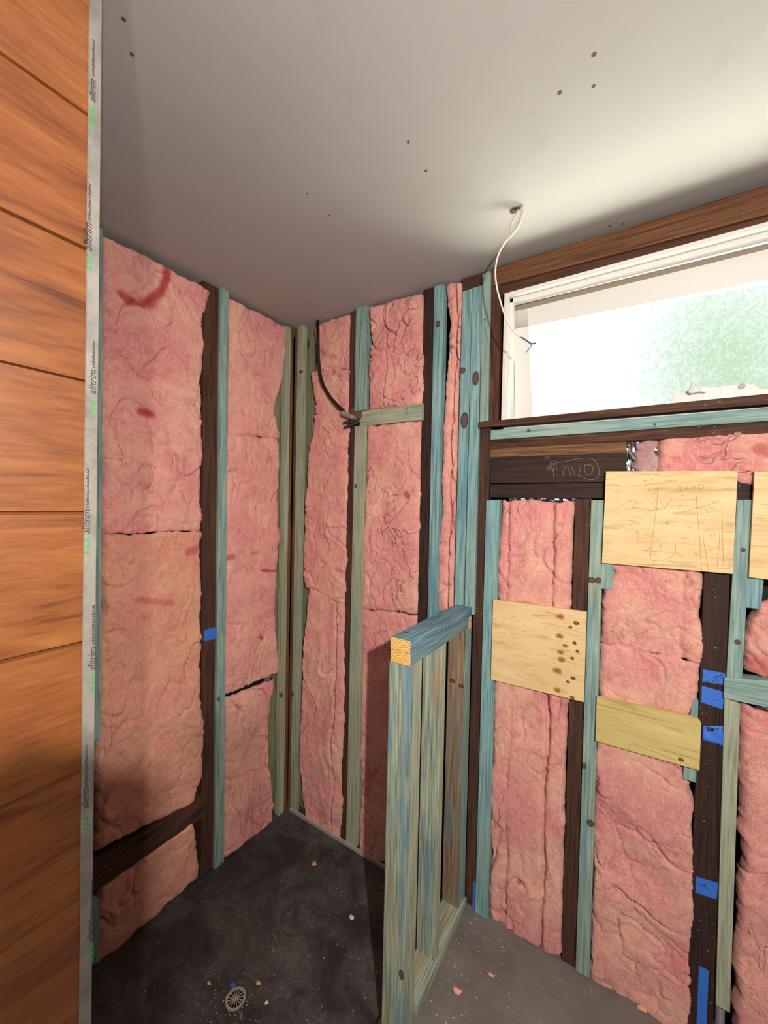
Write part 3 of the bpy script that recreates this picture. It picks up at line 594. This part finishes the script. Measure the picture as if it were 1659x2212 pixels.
batt('R', [(1070, 1345), (1064, 1500), (1056, 1750), (1053, 1993)], [(1234, 1362), (1225, 1560), (1218, 1800), (1213, 2074)], 'tall split pink batt below the square knotty plywood, down to the floor', seed=15, clip=-.001, off=-.002, lump=.016, fold=.009, vfold=.35, cracks=((.74, .007, .035), (.25, .006, .010)), stains=[([(1118, 1910), (1125, 1911)], .006, .8), ([(1186, 1547), (1192, 1545)], .005, .6)])
batt('R', [(1302, 1205), (1298, 1300), (1297, 1390)], [(1523, 1230), (1521, 1340), (1522, 1432)], 'creased pink batt directly below the large pencilled plywood', seed=16, clip=-.001, off=-.004, lump=.020, fold=.009, vfold=1.2, cracks=((.82, .010, .012),))
batt('R', [(1297, 1394), (1292, 1515)], [(1520, 1436), (1506, 1500), (1484, 1572)], 'pink batt above the narrow pine board', seed=17, clip=-.001, off=-.005, lump=.010, fold=.006)
batt('R', [(1287, 1590), (1281, 1760), (1276, 1950), (1271, 2121)], [(1478, 1640), (1500, 1760), (1502, 1900), (1494, 2268)], 'large rumpled pink batt below the narrow pine board reaching the floor', seed=18, clip=-.001, off=-.003, lump=.024, fold=.012, vfold=1., cracks=())
batt('R', [(1428, 943), (1420, 985), (1422, 1035)], [(1740, 915), (1740, 1050)], 'horizontal pink batt under the window sill, above the large plywood', seed=19, clip=-.001, off=-.012, lump=.016, fold=.010, vfold=1.6, stains=[([(1640, 968), (1659, 975)], .012, .6)])
batt('R', [(1360, 955), (1368, 1020)], [(1432, 948), (1428, 1020)], 'grey torn tuft of glasswool beside the shiny foil under the window', seed=20, clip=-.003, off=-.020, lump=.02, fold=.012, vfold=1.5, mat=GREYPINK, rag=.014, name='glasswool_tuft')
batt('R', [(1628, 1300), (1614, 1350), (1607, 1452)], [(1760, 1290), (1760, 1478)], 'pink batt with red patch above the teal nogging at the right edge', seed=21, off=-.010, lump=.014, fold=.010, stains=[([(1640, 1440), (1665, 1450)], .022, .6)])
batt('R', [(1601, 1524), (1600, 1700), (1603, 1888)], [(1760, 1580), (1760, 1890)], 'pink batt below the teal nogging at the right edge, upper one', seed=22, off=-.006, lump=.012, fold=.007)
batt('R', [(1598, 1896), (1592, 2050), (1583, 2330)], [(1760, 1896), (1760, 2400)], 'pink batt at the right edge near the floor, lower one', seed=23, off=-.006, lump=.010, fold=.005)

# foil sarking glimpsed beside the torn tuft and above the batt
FOIL = flat('foil', srgb(196, 196, 204), .22, 1, bumps=1, bscale=90)
def foil(quad, off, label):
    P = [on('R', x, y, off) for x, y in quad]; bm = bmesh.new(); G = {}
    for i in range(17):
        for j in range(11):
            u, v = i/16, j/10; p = (P[0]*(1-u)+P[1]*u)*(1-v)+(P[3]*(1-u)+P[2]*u)*v
            G[i, j] = bm.verts.new(p+Vector((0, noise.noise(p*70)*.006, 0)))
    for i in range(16):
        for j in range(10): bm.faces.new((G[i, j], G[i, j+1], G[i+1, j+1], G[i+1, j]))
    r = bmesh.ops.extrude_face_region(bm, geom=bm.faces[:]); bmesh.ops.translate(bm, verts=[x for x in r['geom'] if isinstance(x, bmesh.types.BMVert)], vec=(0, .0006, 0))
    bmesh.ops.recalc_face_normals(bm, faces=bm.faces[:])
    tag(link('sarking_foil', bm, FOIL), label, 'foil')
foil([(1352, 953), (1430, 948), (1430, 1030), (1352, 1030)], -.045, 'shiny crinkled silver foil right of the chalk marked board')
foil([(1100, 1068), (1246, 1068), (1246, 1100), (1100, 1100)], -.03, 'strip of shiny foil showing above the batt, under the dark boards')
foil([(1630, 1524), (1740, 1540), (1740, 1620), (1640, 1570)], -.03, 'shiny dark foil under the teal nogging at the right edge')

# ------------------------------------------------------------------ half height frame (nib wall)
NX0, NX1, NT, TH = .8875, .9565, 1.141, .036
fr = empty('half_height_frame', (.92, -.23, 0)); tag(fr, 'half height blue green timber frame standing out from the wall with sawn plate ends', 'timber frame')
m, nt, b = nmat('sawn_end_grain'); g = N(nt, 'ShaderNodeNewGeometry')
sxy = N(nt, 'ShaderNodeSeparateXYZ'); nt.links.new(g.outputs['Position'], sxy.inputs[0])
def ringmat(cx, cz, name):
    m, nt, b = nmat(name); g = N(nt, 'ShaderNodeNewGeometry')
    s = nt.nodes.new('ShaderNodeVectorMath'); s.operation = 'SUBTRACT'; s.inputs[1].default_value = (cx, 0, cz); nt.links.new(g.outputs['Position'], s.inputs[0])
    q = nt.nodes.new('ShaderNodeVectorMath'); q.operation = 'MULTIPLY'; q.inputs[1].default_value = (1, 0, 1); nt.links.new(s.outputs[0], q.inputs[0])
    l = nt.nodes.new('ShaderNodeVectorMath'); l.operation = 'LENGTH'; nt.links.new(q.outputs[0], l.inputs[0])
    r = math_(nt, 'ADD', l.outputs['Value'], math_(nt, 'MULTIPLY', noise_(nt, g.outputs['Position'], 40, 2), .006))
    sn = math_(nt, 'SINE', math_(nt, 'MULTIPLY', r, 2*math.pi/.0068))
    c = mix(nt, ramp(nt, math_(nt, 'ADD', math_(nt, 'MULTIPLY', sn, .5), .5), ((.72, 0.), (.95, .8))), srgb(240, 194, 112), srgb(158, 98, 40))
    nt.links.new(c, b.inputs['Base Color']); b.inputs['Roughness'].default_value = .8; return m
def nib_part(name, a, c, kind, axis, label=None, end=None, knots=(), face=None):
    bm = box_bm(a, c, .0015)
    mats = [wood(kind, axis, tuple(knots))]
    if end or face:
        mats.append(end or wood(face, axis, tuple(knots)))
        for f in bm.faces:
            f.normal_update()
            if f.normal.y < -.9: f.material_index = 1
    o = link(name, bm, mats, fr)
    if label: o['label'] = label
kz = at(878, 1366, 2, NT)
nib_part('top_plate', (NX0+.004, -.472, NT-TH+.0005), (NX1, .0, NT), 'plate', 'y', 'topmost plate with orange sawn end', ringmat(.925, NT+.022, 'end_grain_upper'), knots=((kz.x, kz.y, NT, .007, .009),))
nib_part('top_plate', (NX0+.004, -.470, NT-2*TH), (NX1, .0, NT-TH-.0005), 'plate', 'y', 'second plate with orange sawn end', ringmat(.925, NT-2*TH-.002, 'end_grain_lower'))
kk = at(912, 2110, 1, -.467)
nib_part('stud', (NX0-.002, -.466, 0), (NX1, -.4315, NT-2*TH), 'weathered', 'z', 'weathered near end stud', knots=((.948, -.467, .19, .008, .014),))
nib_part('stud', (NX0, -.431, 0), (NX1-.001, -.396, NT-2*TH), 'olive', 'z', 'pale green second stud')
nib_part('stud', (NX0+.002, -.262, TH), (NX1, -.228, NT-2*TH), 'olive', 'z', 'stained middle stud', face='weathered')
nib_part('stud', (NX0+.002, -.060, TH), (NX1, .0, NT-2*TH), 'teal', 'z', 'wall side stud with grey brown weathered face', knots=((.91, -.061, .87, .012, .008), (.945, -.061, .86, .012, .008)), face='greybrown')
nib_part('bottom_plate', (NX0+.002, -.396, 0), (NX1+.008, .0, TH), 'weathered', 'y')
nib_part('block', (NX0-.006, -.455, NT-2*TH+.002), (NX0+.004, -.30, NT-TH-.006), 'plate', 'y', 'short blue block at the plate side')
nib_part('torn_corner', (NX1-.012, -.030, NT-2*TH-.004), (NX1+.003, -.006, NT-TH+.002), 'bare', 'y', 'pale torn splinter of bare pine')

# ------------------------------------------------------------------ shower base
m, nt, b = nmat('black_membrane'); g = N(nt, 'ShaderNodeNewGeometry'); P = g.outputs['Position']
a1 = noise_(nt, P, 5, 6, .65, .6); a2 = noise_(nt, P, 90, 4, .7); a3 = noise_(nt, P, 260, 2)
c = mix(nt, ramp(nt, a1, ((.4, 0.), (.72, 1.))), srgb(40, 37, 38), srgb(84, 80, 78))
c = mix(nt, math_(nt, 'MULTIPLY', ramp(nt, a2, ((.5, 0.), (.7, .7))), ramp(nt, a1, ((.45, .15), (.6, 1.)))), c, srgb(112, 108, 104))
c = mix(nt, ramp(nt, a3, ((.74, 0.), (.80, .7))), c, srgb(170, 160, 146))
nt.links.new(c, b.inputs['Base Color']); b.inputs['Roughness'].default_value = .62
bump(nt, a2, .25, .001, b); MEMB = m
TZ = -.049
tray = empty('shower_base', (.44, -.62, TZ)); tag(tray, 'black membrane coated shower base filling the corner behind the varnished boards', 'shower base')
# slab with a shallow dish around the drain
DR = at(509, 2161, 2, TZ-.006)
bm = bmesh.new(); G = {}; nx, ny = 66, 94
for i in range(nx+1):
    for j in range(ny+1):
        x = -.10+.984*i/nx; y = .10-1.40*j/ny; r = math.hypot(x-DR.x, y-DR.y)
        z = TZ+.0005*noise.noise(Vector((x*14, y*14, 0)))-.006*math.exp(-(r/.10)**4)
        G[i, j] = bm.verts.new((x, y, z))
for i in range(nx):
    for j in range(ny):
        if math.hypot(-.10+(i+.5)/nx*.984-DR.x, .10-1.4*(j+.5)/ny-DR.y) > .034: bm.faces.new((G[i, j], G[i+1, j], G[i+1, j+1], G[i, j+1]))
bmesh.ops.recalc_face_normals(bm, faces=bm.faces[:])
for f in bm.faces:
    f.normal_update()
if sum(f.normal.z for f in bm.faces) < 0: bmesh.ops.reverse_faces(bm, faces=bm.faces[:])
r = bmesh.ops.extrude_edge_only(bm, edges=[e for e in bm.edges if e.is_boundary]); 
bmesh.ops.translate(bm, verts=[x for x in r['geom'] if isinstance(x, bmesh.types.BMVert)], vec=(0, 0, -.02))
for v in [v for v in bm.verts if not v.link_faces]: bm.verts.remove(v)
link('base_panel', bm, MEMB, tray, smooth=False)
link('upstand', box_bm((.872, -1.30, TZ), (.8855, .1, -.004), .002), MEMB, tray)
def ring_bm(c, r0, r1, h, seg=48, bm=None, z0=0):
    bm = bm or bmesh.new(); vs = []
    for k in range(seg):
        a = 2*math.pi*k/seg; d = Vector((math.cos(a), math.sin(a), 0))
        vs.append([bm.verts.new(c+d*r0+Vector((0, 0, z0))), bm.verts.new(c+d*r0+Vector((0, 0, z0+h))), bm.verts.new(c+d*r1+Vector((0, 0, z0+h))), bm.verts.new(c+d*r1+Vector((0, 0, z0)))])
    for k in range(seg):
        a, b_ = vs[k], vs[(k+1) % seg]
        for i in range(4): bm.faces.new((a[i], a[(i+1) % 4], b_[(i+1) % 4], b_[i]))
    bmesh.ops.recalc_face_normals(bm, faces=bm.faces[:]); return bm
bm = ring_bm(DR, .030, .062, .002); ring_bm(DR, .060, .064, .004, bm=bm); ring_bm(DR, .082, .086, .0035, bm=bm)
link('drain_flange', bm, MEMB, tray)
link('drain_well', ring_bm(DR, .027, .031, .055, z0=-.058), gap, tray)
bm = ring_bm(DR, .024, .031, .003, z0=.004); ring_bm(DR, .001, .006, .003, z0=.004, bm=bm, seg=16)
for k in range(14):
    a = 2*math.pi*k/14; d = Vector((math.cos(a), math.sin(a), 0)); n_ = Vector((-d.y, d.x, 0))*.0011; z_ = Vector((0, 0, .0045))
    prism_bm([DR+d*.004-n_+z_, DR+d*.026-n_+z_, DR+d*.026+n_+z_, DR+d*.004+n_+z_], (0, 0, .002), 0, bm)
link('drain_grate', bm, flat('dusty_plastic', srgb(158, 146, 132), .7), tray)
link('drain_bottom', box_bm((DR.x-.035, DR.y-.035, DR.z-.07), (DR.x+.035, DR.y+.035, DR.z-.058), 0), gap, tray)
bm = bmesh.new()
a, b_ = at(523, 2185, 2, TZ), at(519, 2206, 2, TZ)
tube_bm([a+Vector((0, 0, .004)), (a+b_)/2+Vector((.001, 0, .004)), b_+Vector((0, 0, .004))], .0016, 6, bm)
tag(link('cable_tie', bm, flat('dusty_plastic2', srgb(150, 146, 136), .6)), 'short pale plastic stick lying beside the shower drain', 'plastic strip')
# metal flashing along the back wall of the shower base
bm = box_bm((.02, -.006, TZ+.001), (.872, .004, TZ+.016), 0)
m = flat('flashing_metal', srgb(206, 202, 194), .4, .5, 1, 160)
fl = link('flashing', bm, m); tag(fl, 'thin shiny metal flashing along the foot of the wall behind the shower base', 'flashing')

# ------------------------------------------------------------------ window
PAINT = flat('white_gloss_paint', srgb(226, 224, 218), .35, bumps=.06, bscale=60)
GAPM = flat('painted_gap_shade', srgb(150, 136, 116), .8)  # tone of the dark gap line above the sash
win = empty('window_1', ((WX0+WX1)/2, .05, WZ0)); win['kind'] = 'structure'
bm = box_bm((WX0, .0, WZ0-.01), (WX0+.014, .13, WZ1), .001); link('window_jamb', bm, PAINT, win)
link('window_jamb', box_bm((WX1-.014, .0, WZ0-.01), (WX1, .13, WZ1), .001), PAINT, win)
link('window_head', box_bm((WX0+.014, .0, WZ1-.014), (WX1-.014, .13, WZ1), .001), PAINT, win)
link('window_stop', box_bm((WX0+.014, .022, WZ0-.01), (WX0+.026, .05, WZ1-.014), .001), PAINT, win)
link('window_stop', box_bm((WX0+.014, .022, WZ1-.028), (WX1-.014, .05, WZ1-.014), .001), PAINT, win)
link('window_sill', box_bm((WX0, .03, WZ0-.030), (WX1, .16, WZ0-.002), .001), PAINT, win)
# awning sash, hinged at the head and pushed out at the bottom
TILT = math.radians(9); sp0 = Vector((0, .062, 2.262)); sn = Vector((0, -math.cos(TILT), -math.sin(TILT)))
def sash_pt(px, py):
    d = ray(px, py); return CAM+d*((sp0-CAM).dot(sn)/d.dot(sn))
def sash_piece(name, quad, th, mat, lift=0, parent=None):
    P = [sash_pt(*q)+sn*lift for q in quad]; return link(name, prism_bm(P, -sn*th, .001), mat, parent)
sash = empty('window_sash', sash_pt(1400, 700)); tag(sash, 'white painted awning sash with frosted glass, pushed open at the bottom', 'window sash'); sash['kind'] = 'structure'
sash.name = 'window_2'
sash_piece('sash_stile', [(1107, 673), (1140, 666), (1153, 940), (1115, 945)], .034, PAINT, parent=sash)
sash_piece('sash_rail', [(1107, 674), (2100, 429), (2100, 518), (1107, 712)], .034, PAINT, parent=sash)
sash_piece('gap_shade_strip', [(1100, 662), (2100, 415), (2100, 430), (1104, 675)], .012, GAPM, -.004, parent=sash)  # strip coloured to draw the shaded gap between window head and sash
sash_piece('sash_rail', [(1115, 930), (2100, 822), (2100, 880), (1115, 965)], .034, PAINT, parent=sash)
m, nt, b = nmat('frosted_glass'); g = N(nt, 'ShaderNodeNewGeometry'); P = g.outputs['Position']
b.inputs['Transmission Weight'].default_value = 1; b.inputs['Roughness'].default_value = .3; b.inputs['IOR'].default_value = 1.15
vo = nt.nodes.new('ShaderNodeTexVoronoi'); vo.inputs['Scale'].default_value = 330; nt.links.new(P, vo.inputs['Vector'])
bump(nt, vo.outputs['Distance'], .5, .002, b)
tr = nt.nodes.new('ShaderNodeBsdfTransparent'); ms = nt.nodes.new('ShaderNodeMixShader'); ms.inputs[0].default_value = .4
out = nt.nodes['Material Output']; nt.links.new(b.outputs[0], ms.inputs[1]); nt.links.new(tr.outputs[0], ms.inputs[2]); nt.links.new(ms.outputs[0], out.inputs[0])
sash_piece('glass_pane', [(1136, 700), (2100, 510), (2100, 830), (1146, 935)], .003, m, -.012, parent=sash)
# stay / winder on the sill
zs = lambda pts: [(1400+x/3.95, 400+y/3.95) for x, y in pts]
op = empty('window_winder', at(1550, 862, 1, .03)); tag(op, 'white window winder plate with a crank handle on the sill', 'window winder')
pl = [at(x, y, 1, .012) for x, y in zs([(195, 1880), (195, 1812), (285, 1800), (310, 1770), (350, 1745), (500, 1728), (830, 1692), (900, 1697), (955, 1735), (1100, 1728), (1100, 1880)])]
WHT = flat('winder_plastic', srgb(214, 212, 208), .4)
link('winder_plate', prism_bm(pl, (0, .018, 0), .001), WHT, op)
q0, q1 = at(*zs([(355, 1772)])[0], 1, -.004), at(*zs([(386, 1692)])[0], 1, -.010)
link('handle_knob', tube_bm([q0, q1], .0058, 16, smooth_n=1), WHT, op)
q2 = at(*zs([(478, 1748)])[0], 1, .002)
link('crank_arm', tube_bm([q0, q2], .0042, 10, smooth_n=1), WHT, op)
link('crank_hub', tube_bm([q2+Vector((0, .012, 0)), q2+Vector((0, -.006, 0))], .0075, 18, smooth_n=1), WHT, op)
q3 = at(*zs([(800, 1716)])[0], 1, .010)
link('screw_cap', tube_bm([q3+Vector((0, .006, 0)), q3+Vector((0, -.002, 0))], .0075, 18, smooth_n=1), flat('cap_grey', srgb(160, 160, 150), .5), op)

# garden outside, seen only blurred through the glass
bm = bmesh.new()
for k in range(4200):
    c = Vector((random.gauss(2.15, .42), random.gauss(3.2, .35), random.gauss(2.8, .6)))
    a = Vector((random.uniform(-1, 1), random.uniform(-1, 1), random.uniform(-1, 1))).normalized()*.028; b_ = a.orthogonal().normalized()*.016
    bm.faces.new([bm.verts.new(c+a), bm.verts.new(c+b_), bm.verts.new(c-a), bm.verts.new(c-b_)])
tube_bm([(2.25, 3.2, 0), (2.3, 3.2, 2.6)], .04, 8, bm)
tag(link('garden_shrub', bm, flat('leaves', srgb(176, 214, 160), .7)), 'blurred green shrub outside the frosted window', 'shrub')

# ------------------------------------------------------------------ cables
WC = flat('white_cable', srgb(226, 222, 212), .5)
def cab(pts): return [at(x, y, 1, v) for x, y, v in pts]
c1 = link('lighting_cable', tube_bm(cab([(1127, 449, -.231), (1128, 468, -.226), (1121, 488, -.222), (1108, 506, -.215), (1090, 526, -.21), (1076, 552, -.205), (1070, 585, -.20), (1073, 620, -.20), (1082, 655, -.20), (1094, 690, -.20), (1108, 714, -.20), (1126, 728, -.20)]), .0026), WC)
tag(c1, 'thin white cable hanging from the ceiling hole in front of the window', 'cable')
link('cable_loop', tube_bm(cab([(1121, 452, -.231), (1112, 468, -.228), (1103, 486, -.225), (1102, 500, -.222), (1108, 502, -.220), (1117, 488, -.222), (1127, 464, -.228), (1130, 449, -.231)]), .0028), flat('greyed_cable', srgb(190, 180, 168), .5), c1)
BL = flat('blue_wire', srgb(34, 92, 132), .5)
link('wire_end', tube_bm(cab([(1124, 727, -.20), (1138, 736, -.20), (1148, 742, -.198), (1157, 741, -.197)]), .0022), BL, c1)
link('wire_end', tube_bm(cab([(1146, 741, -.198), (1147, 749, -.196), (1142, 754, -.196), (1138, 761, -.195)]), .0013), BL, c1)
p = at(1113, 455, 2, 2.397)
link('cable_hole', prism_bm([p+Vector((math.cos(a)*.016, math.sin(a)*.010, 0)) for a in [k*math.pi/8 for k in range(16)]], (0, 0, .002), 0), flat('hole_brown', srgb(80, 62, 50), .9), ceiling)
BK = flat('black_cable_sheath', srgb(16, 15, 16), .45)
zz5 = lambda x, y: (600+x/6.914, 620+y/6.914)
bp_ = [(598, 510, -.004), (601, 700, -.018), (603, 900, -.022), (612, 1130, -.022), (650, 1380, -.022), (735, 1570, -.022), (850, 1725, -.024), (985, 1855, -.026)]
c2 = link('power_cable', tube_bm([at(*zz5(x, y), 1, v) for x, y, v in bp_], .0078, 14), BK); tag(c2, 'thick black cable curving down over the pink batt to the short nogging', 'cable')
link('cable_connector', tube_bm([at(*zz5(x, y), 1, -.028) for x, y in ((952, 1880), (975, 1888), (1060, 1925), (1140, 1955), (1160, 1962))], [.009, .0125, .0115, .011, .0075, .007], 12), flat('grey_tape', srgb(136, 128, 122), .45, bumps=.8, bscale=60), c2)
c3 = link('cable_end', tube_bm([at(*zz5(x, y), 1, -.02) for x, y in ((1205, 1985), (1120, 2005), (985, 2030))], .0062, 10), flat('dull_black', srgb(50, 52, 54), .6)); tag(c3, 'upper of two dull black cable stubs under the grey connector', 'cable')
c4 = link('cable_end', tube_bm([at(*zz5(x, y), 1, -.02) for x, y in ((1205, 2010), (1120, 2050), (995, 2100))], .0062, 10), flat('dull_black', srgb(50, 52, 54), .6)); tag(c4, 'lower of two dull black cable stubs under the grey connector', 'cable')
link('brass_clip', tube_bm([at(*zz5(x, y), 1, -.022) for x, y in ((1222, 1930), (1232, 1980), (1215, 2020), (1180, 2030))], .0022, 6), flat('brass', srgb(190, 160, 80), .3, 1), c2)

# corrugated conduit at the foot, right edge
bm = bmesh.new(); a, b_ = on('R', 1556, 2172, -.010), on('R', 1552, 2300, -.010)
for k in range(24):
    t = k/24; p = a.lerp(b_, t); tube_bm([p, p+(b_-a)*.02], .010, 12, bm, 1)
tube_bm([a, b_], .0085, 12, bm, 1)
tag(link('conduit', bm, flat('conduit_grey', srgb(150, 140, 150), .35, .3)), 'ribbed grey conduit at the foot of the olive green strip, bottom right', 'conduit')

# ------------------------------------------------------------------ small marks and debris
SC = flat('filled_screw', srgb(92, 80, 70), .8)
for x, y, r in ((1283, 118, .005), (1282, 186, .004), (1209, 200, .005), (882, 307, .004), (920, 369, .004), (267, 42, .004), (285, 118, .004), (664, 418, .003), (710, 465, .003), (1317, 488, .0035), (1345, 484, .003)):
    p = at(x, y, 2, 2.3998)
    link('screw_head', prism_bm([p+Vector((math.cos(a)*r, math.sin(a)*r, 0)) for a in [k*math.pi/6 for k in range(12)]], (0, 0, .0008), 0), SC, ceiling)
def crumb(bm, p, r):
    m4 = Matrix.Translation(p+Vector((0, 0, r*.4))) @ Matrix.Rotation(random.random()*6, 4, 'Z') @ Matrix.Diagonal((r*random.uniform(.7, 1.6), r, r*.5, 1))
    g = bmesh.ops.create_icosphere(bm, subdivisions=1, radius=1, matrix=m4)
    for v in g['verts']: v.co += Vector((random.uniform(-1, 1), random.uniform(-1, 1), random.uniform(-1, 1)))*r*.25
bm = bmesh.new()
for k in range(260):
    u = random.random(); y = -random.uniform(.02, .9); x = .975+abs(random.gauss(0, .08)) if u < .55 else random.uniform(.98, 1.7)
    crumb(bm, Vector((x, y, 0)), random.uniform(.0010, .0026))
tag(link('sawdust', bm, flat('crumb_pale', srgb(196, 172, 146), .9)), 'pale sawdust crumbs scattered on the grey brown floor sheet', 'sawdust', kind='stuff')
bm = bmesh.new()
for k in range(170):
    crumb(bm, Vector((min(.86, max(.05, random.gauss(.62, .2))), -random.uniform(.05, .95), TZ+.001)), random.uniform(.0009, .0022))
for k in range(60): crumb(bm, Vector((DR.x+random.gauss(0, .05), DR.y+random.gauss(0, .05), TZ)), random.uniform(.001, .002))
tag(link('plaster_crumbs', bm, flat('crumb_grey', srgb(178, 172, 164), .9)), 'fine plaster crumbs scattered on the black shower base', 'crumbs', kind='stuff')
PS = flat('pink_scrap', srgb(226, 168, 150), .95, bumps=1, bscale=300); WS = flat('wood_scrap', srgb(214, 170, 116), .9); WH = flat('white_scrap', srgb(220, 216, 208), .9)
for x, y, z, r, mt, lb in ((678, 1868, TZ, .009, WS, 'small orange wood chip on the black shower base near the back wall'), (759, 1983, TZ, .008, WH, 'white plaster fleck on the shower base beside the half height frame'),
                           (451, 2126, TZ, .006, WS, 'tan chip left of the shower drain'), (558, 2126, TZ, .006, WS, 'tan chip right of the shower drain'),
                           (986, 2141, 0, .011, PS, 'pink glasswool scrap on the floor sheet, nearest to the frame'), (1060, 2108, 0, .007, PS, 'small pink glasswool scrap on the floor sheet further right'),
                           (1386, 2182, 0, .010, WS, 'pale chip on the floor at the foot of the large rumpled batt'), (576, 2168, TZ, .004, WH, 'tiny white fleck right of the drain ring')):
    bm = bmesh.new(); p = at(x, y, 2, z); crumb(bm, p+Vector((0, 0, .001)), r); crumb(bm, p+Vector((r*.9, r*.3, .001)), r*.5)
    tag(link('scrap', bm, mt), lb, 'scrap')
bm = bmesh.new(); p = at(503, 2130, 2, TZ); box_bm((p.x-.008, p.y-.006, TZ-.001), (p.x+.006, p.y+.006, TZ+.002), 0, bm)
tag(link('tape_scrap', bm, TAPE), 'tiny blue tape scrap by the shower drain', 'tape')

# ------------------------------------------------------------------ the phone taking the picture, unseen behind the lens, on an added stand
def cam_pt(r_, u_, f_): return CAM+RT*r_+UP*u_+FW*f_
PH = flat('phone_glass', srgb(28, 28, 32), .3)
pc = [(-.038, -.118), (.045, -.118), (.055, -.108), (.055, .036), (.045, .046), (-.028, .046), (-.038, .036), (-.038, -.108)]
ph = link('phone', prism_bm([cam_pt(a, b_, -.008) for a, b_ in pc], -FW*.009, .0008), PH); tag(ph, 'dark phone taking the picture, held upright on an added slim stand', 'phone')
base = CAM-FW*.030; base.z = 0
st = empty('added_phone_stand', base); tag(st, 'added slim black tripod stand, out of view, carrying the phone', 'stand')  # unseen stand added to hold the phone and its shadow slab
link('added_shadow_slab', prism_bm([cam_pt(a, b_, -.017) for a, b_ in ((-.045, -.36), (.055, -.36), (.055, -.11), (-.045, -.11))], -FW*.018, .002), PH, st)  # slab added below the phone to carry its shadow down to the floor
link('clamp', prism_bm([cam_pt(a, b_, -.017) for a, b_ in ((-.03, -.135), (.03, -.135), (.03, -.09), (-.03, -.09))], -FW*.02, .001), PH, st)
link('column', tube_bm([Vector((base.x, base.y, .55)), Vector((base.x, base.y, 1.39))], .014, 14, smooth_n=1), PH, st)
for k in range(3):
    a = 1.2+2*math.pi*k/3
    link('leg', tube_bm([Vector((base.x, base.y, .62)), Vector((base.x+math.cos(a)*.26, base.y+math.sin(a)*.26, .008))], .009, 10, smooth_n=1), PH, st)
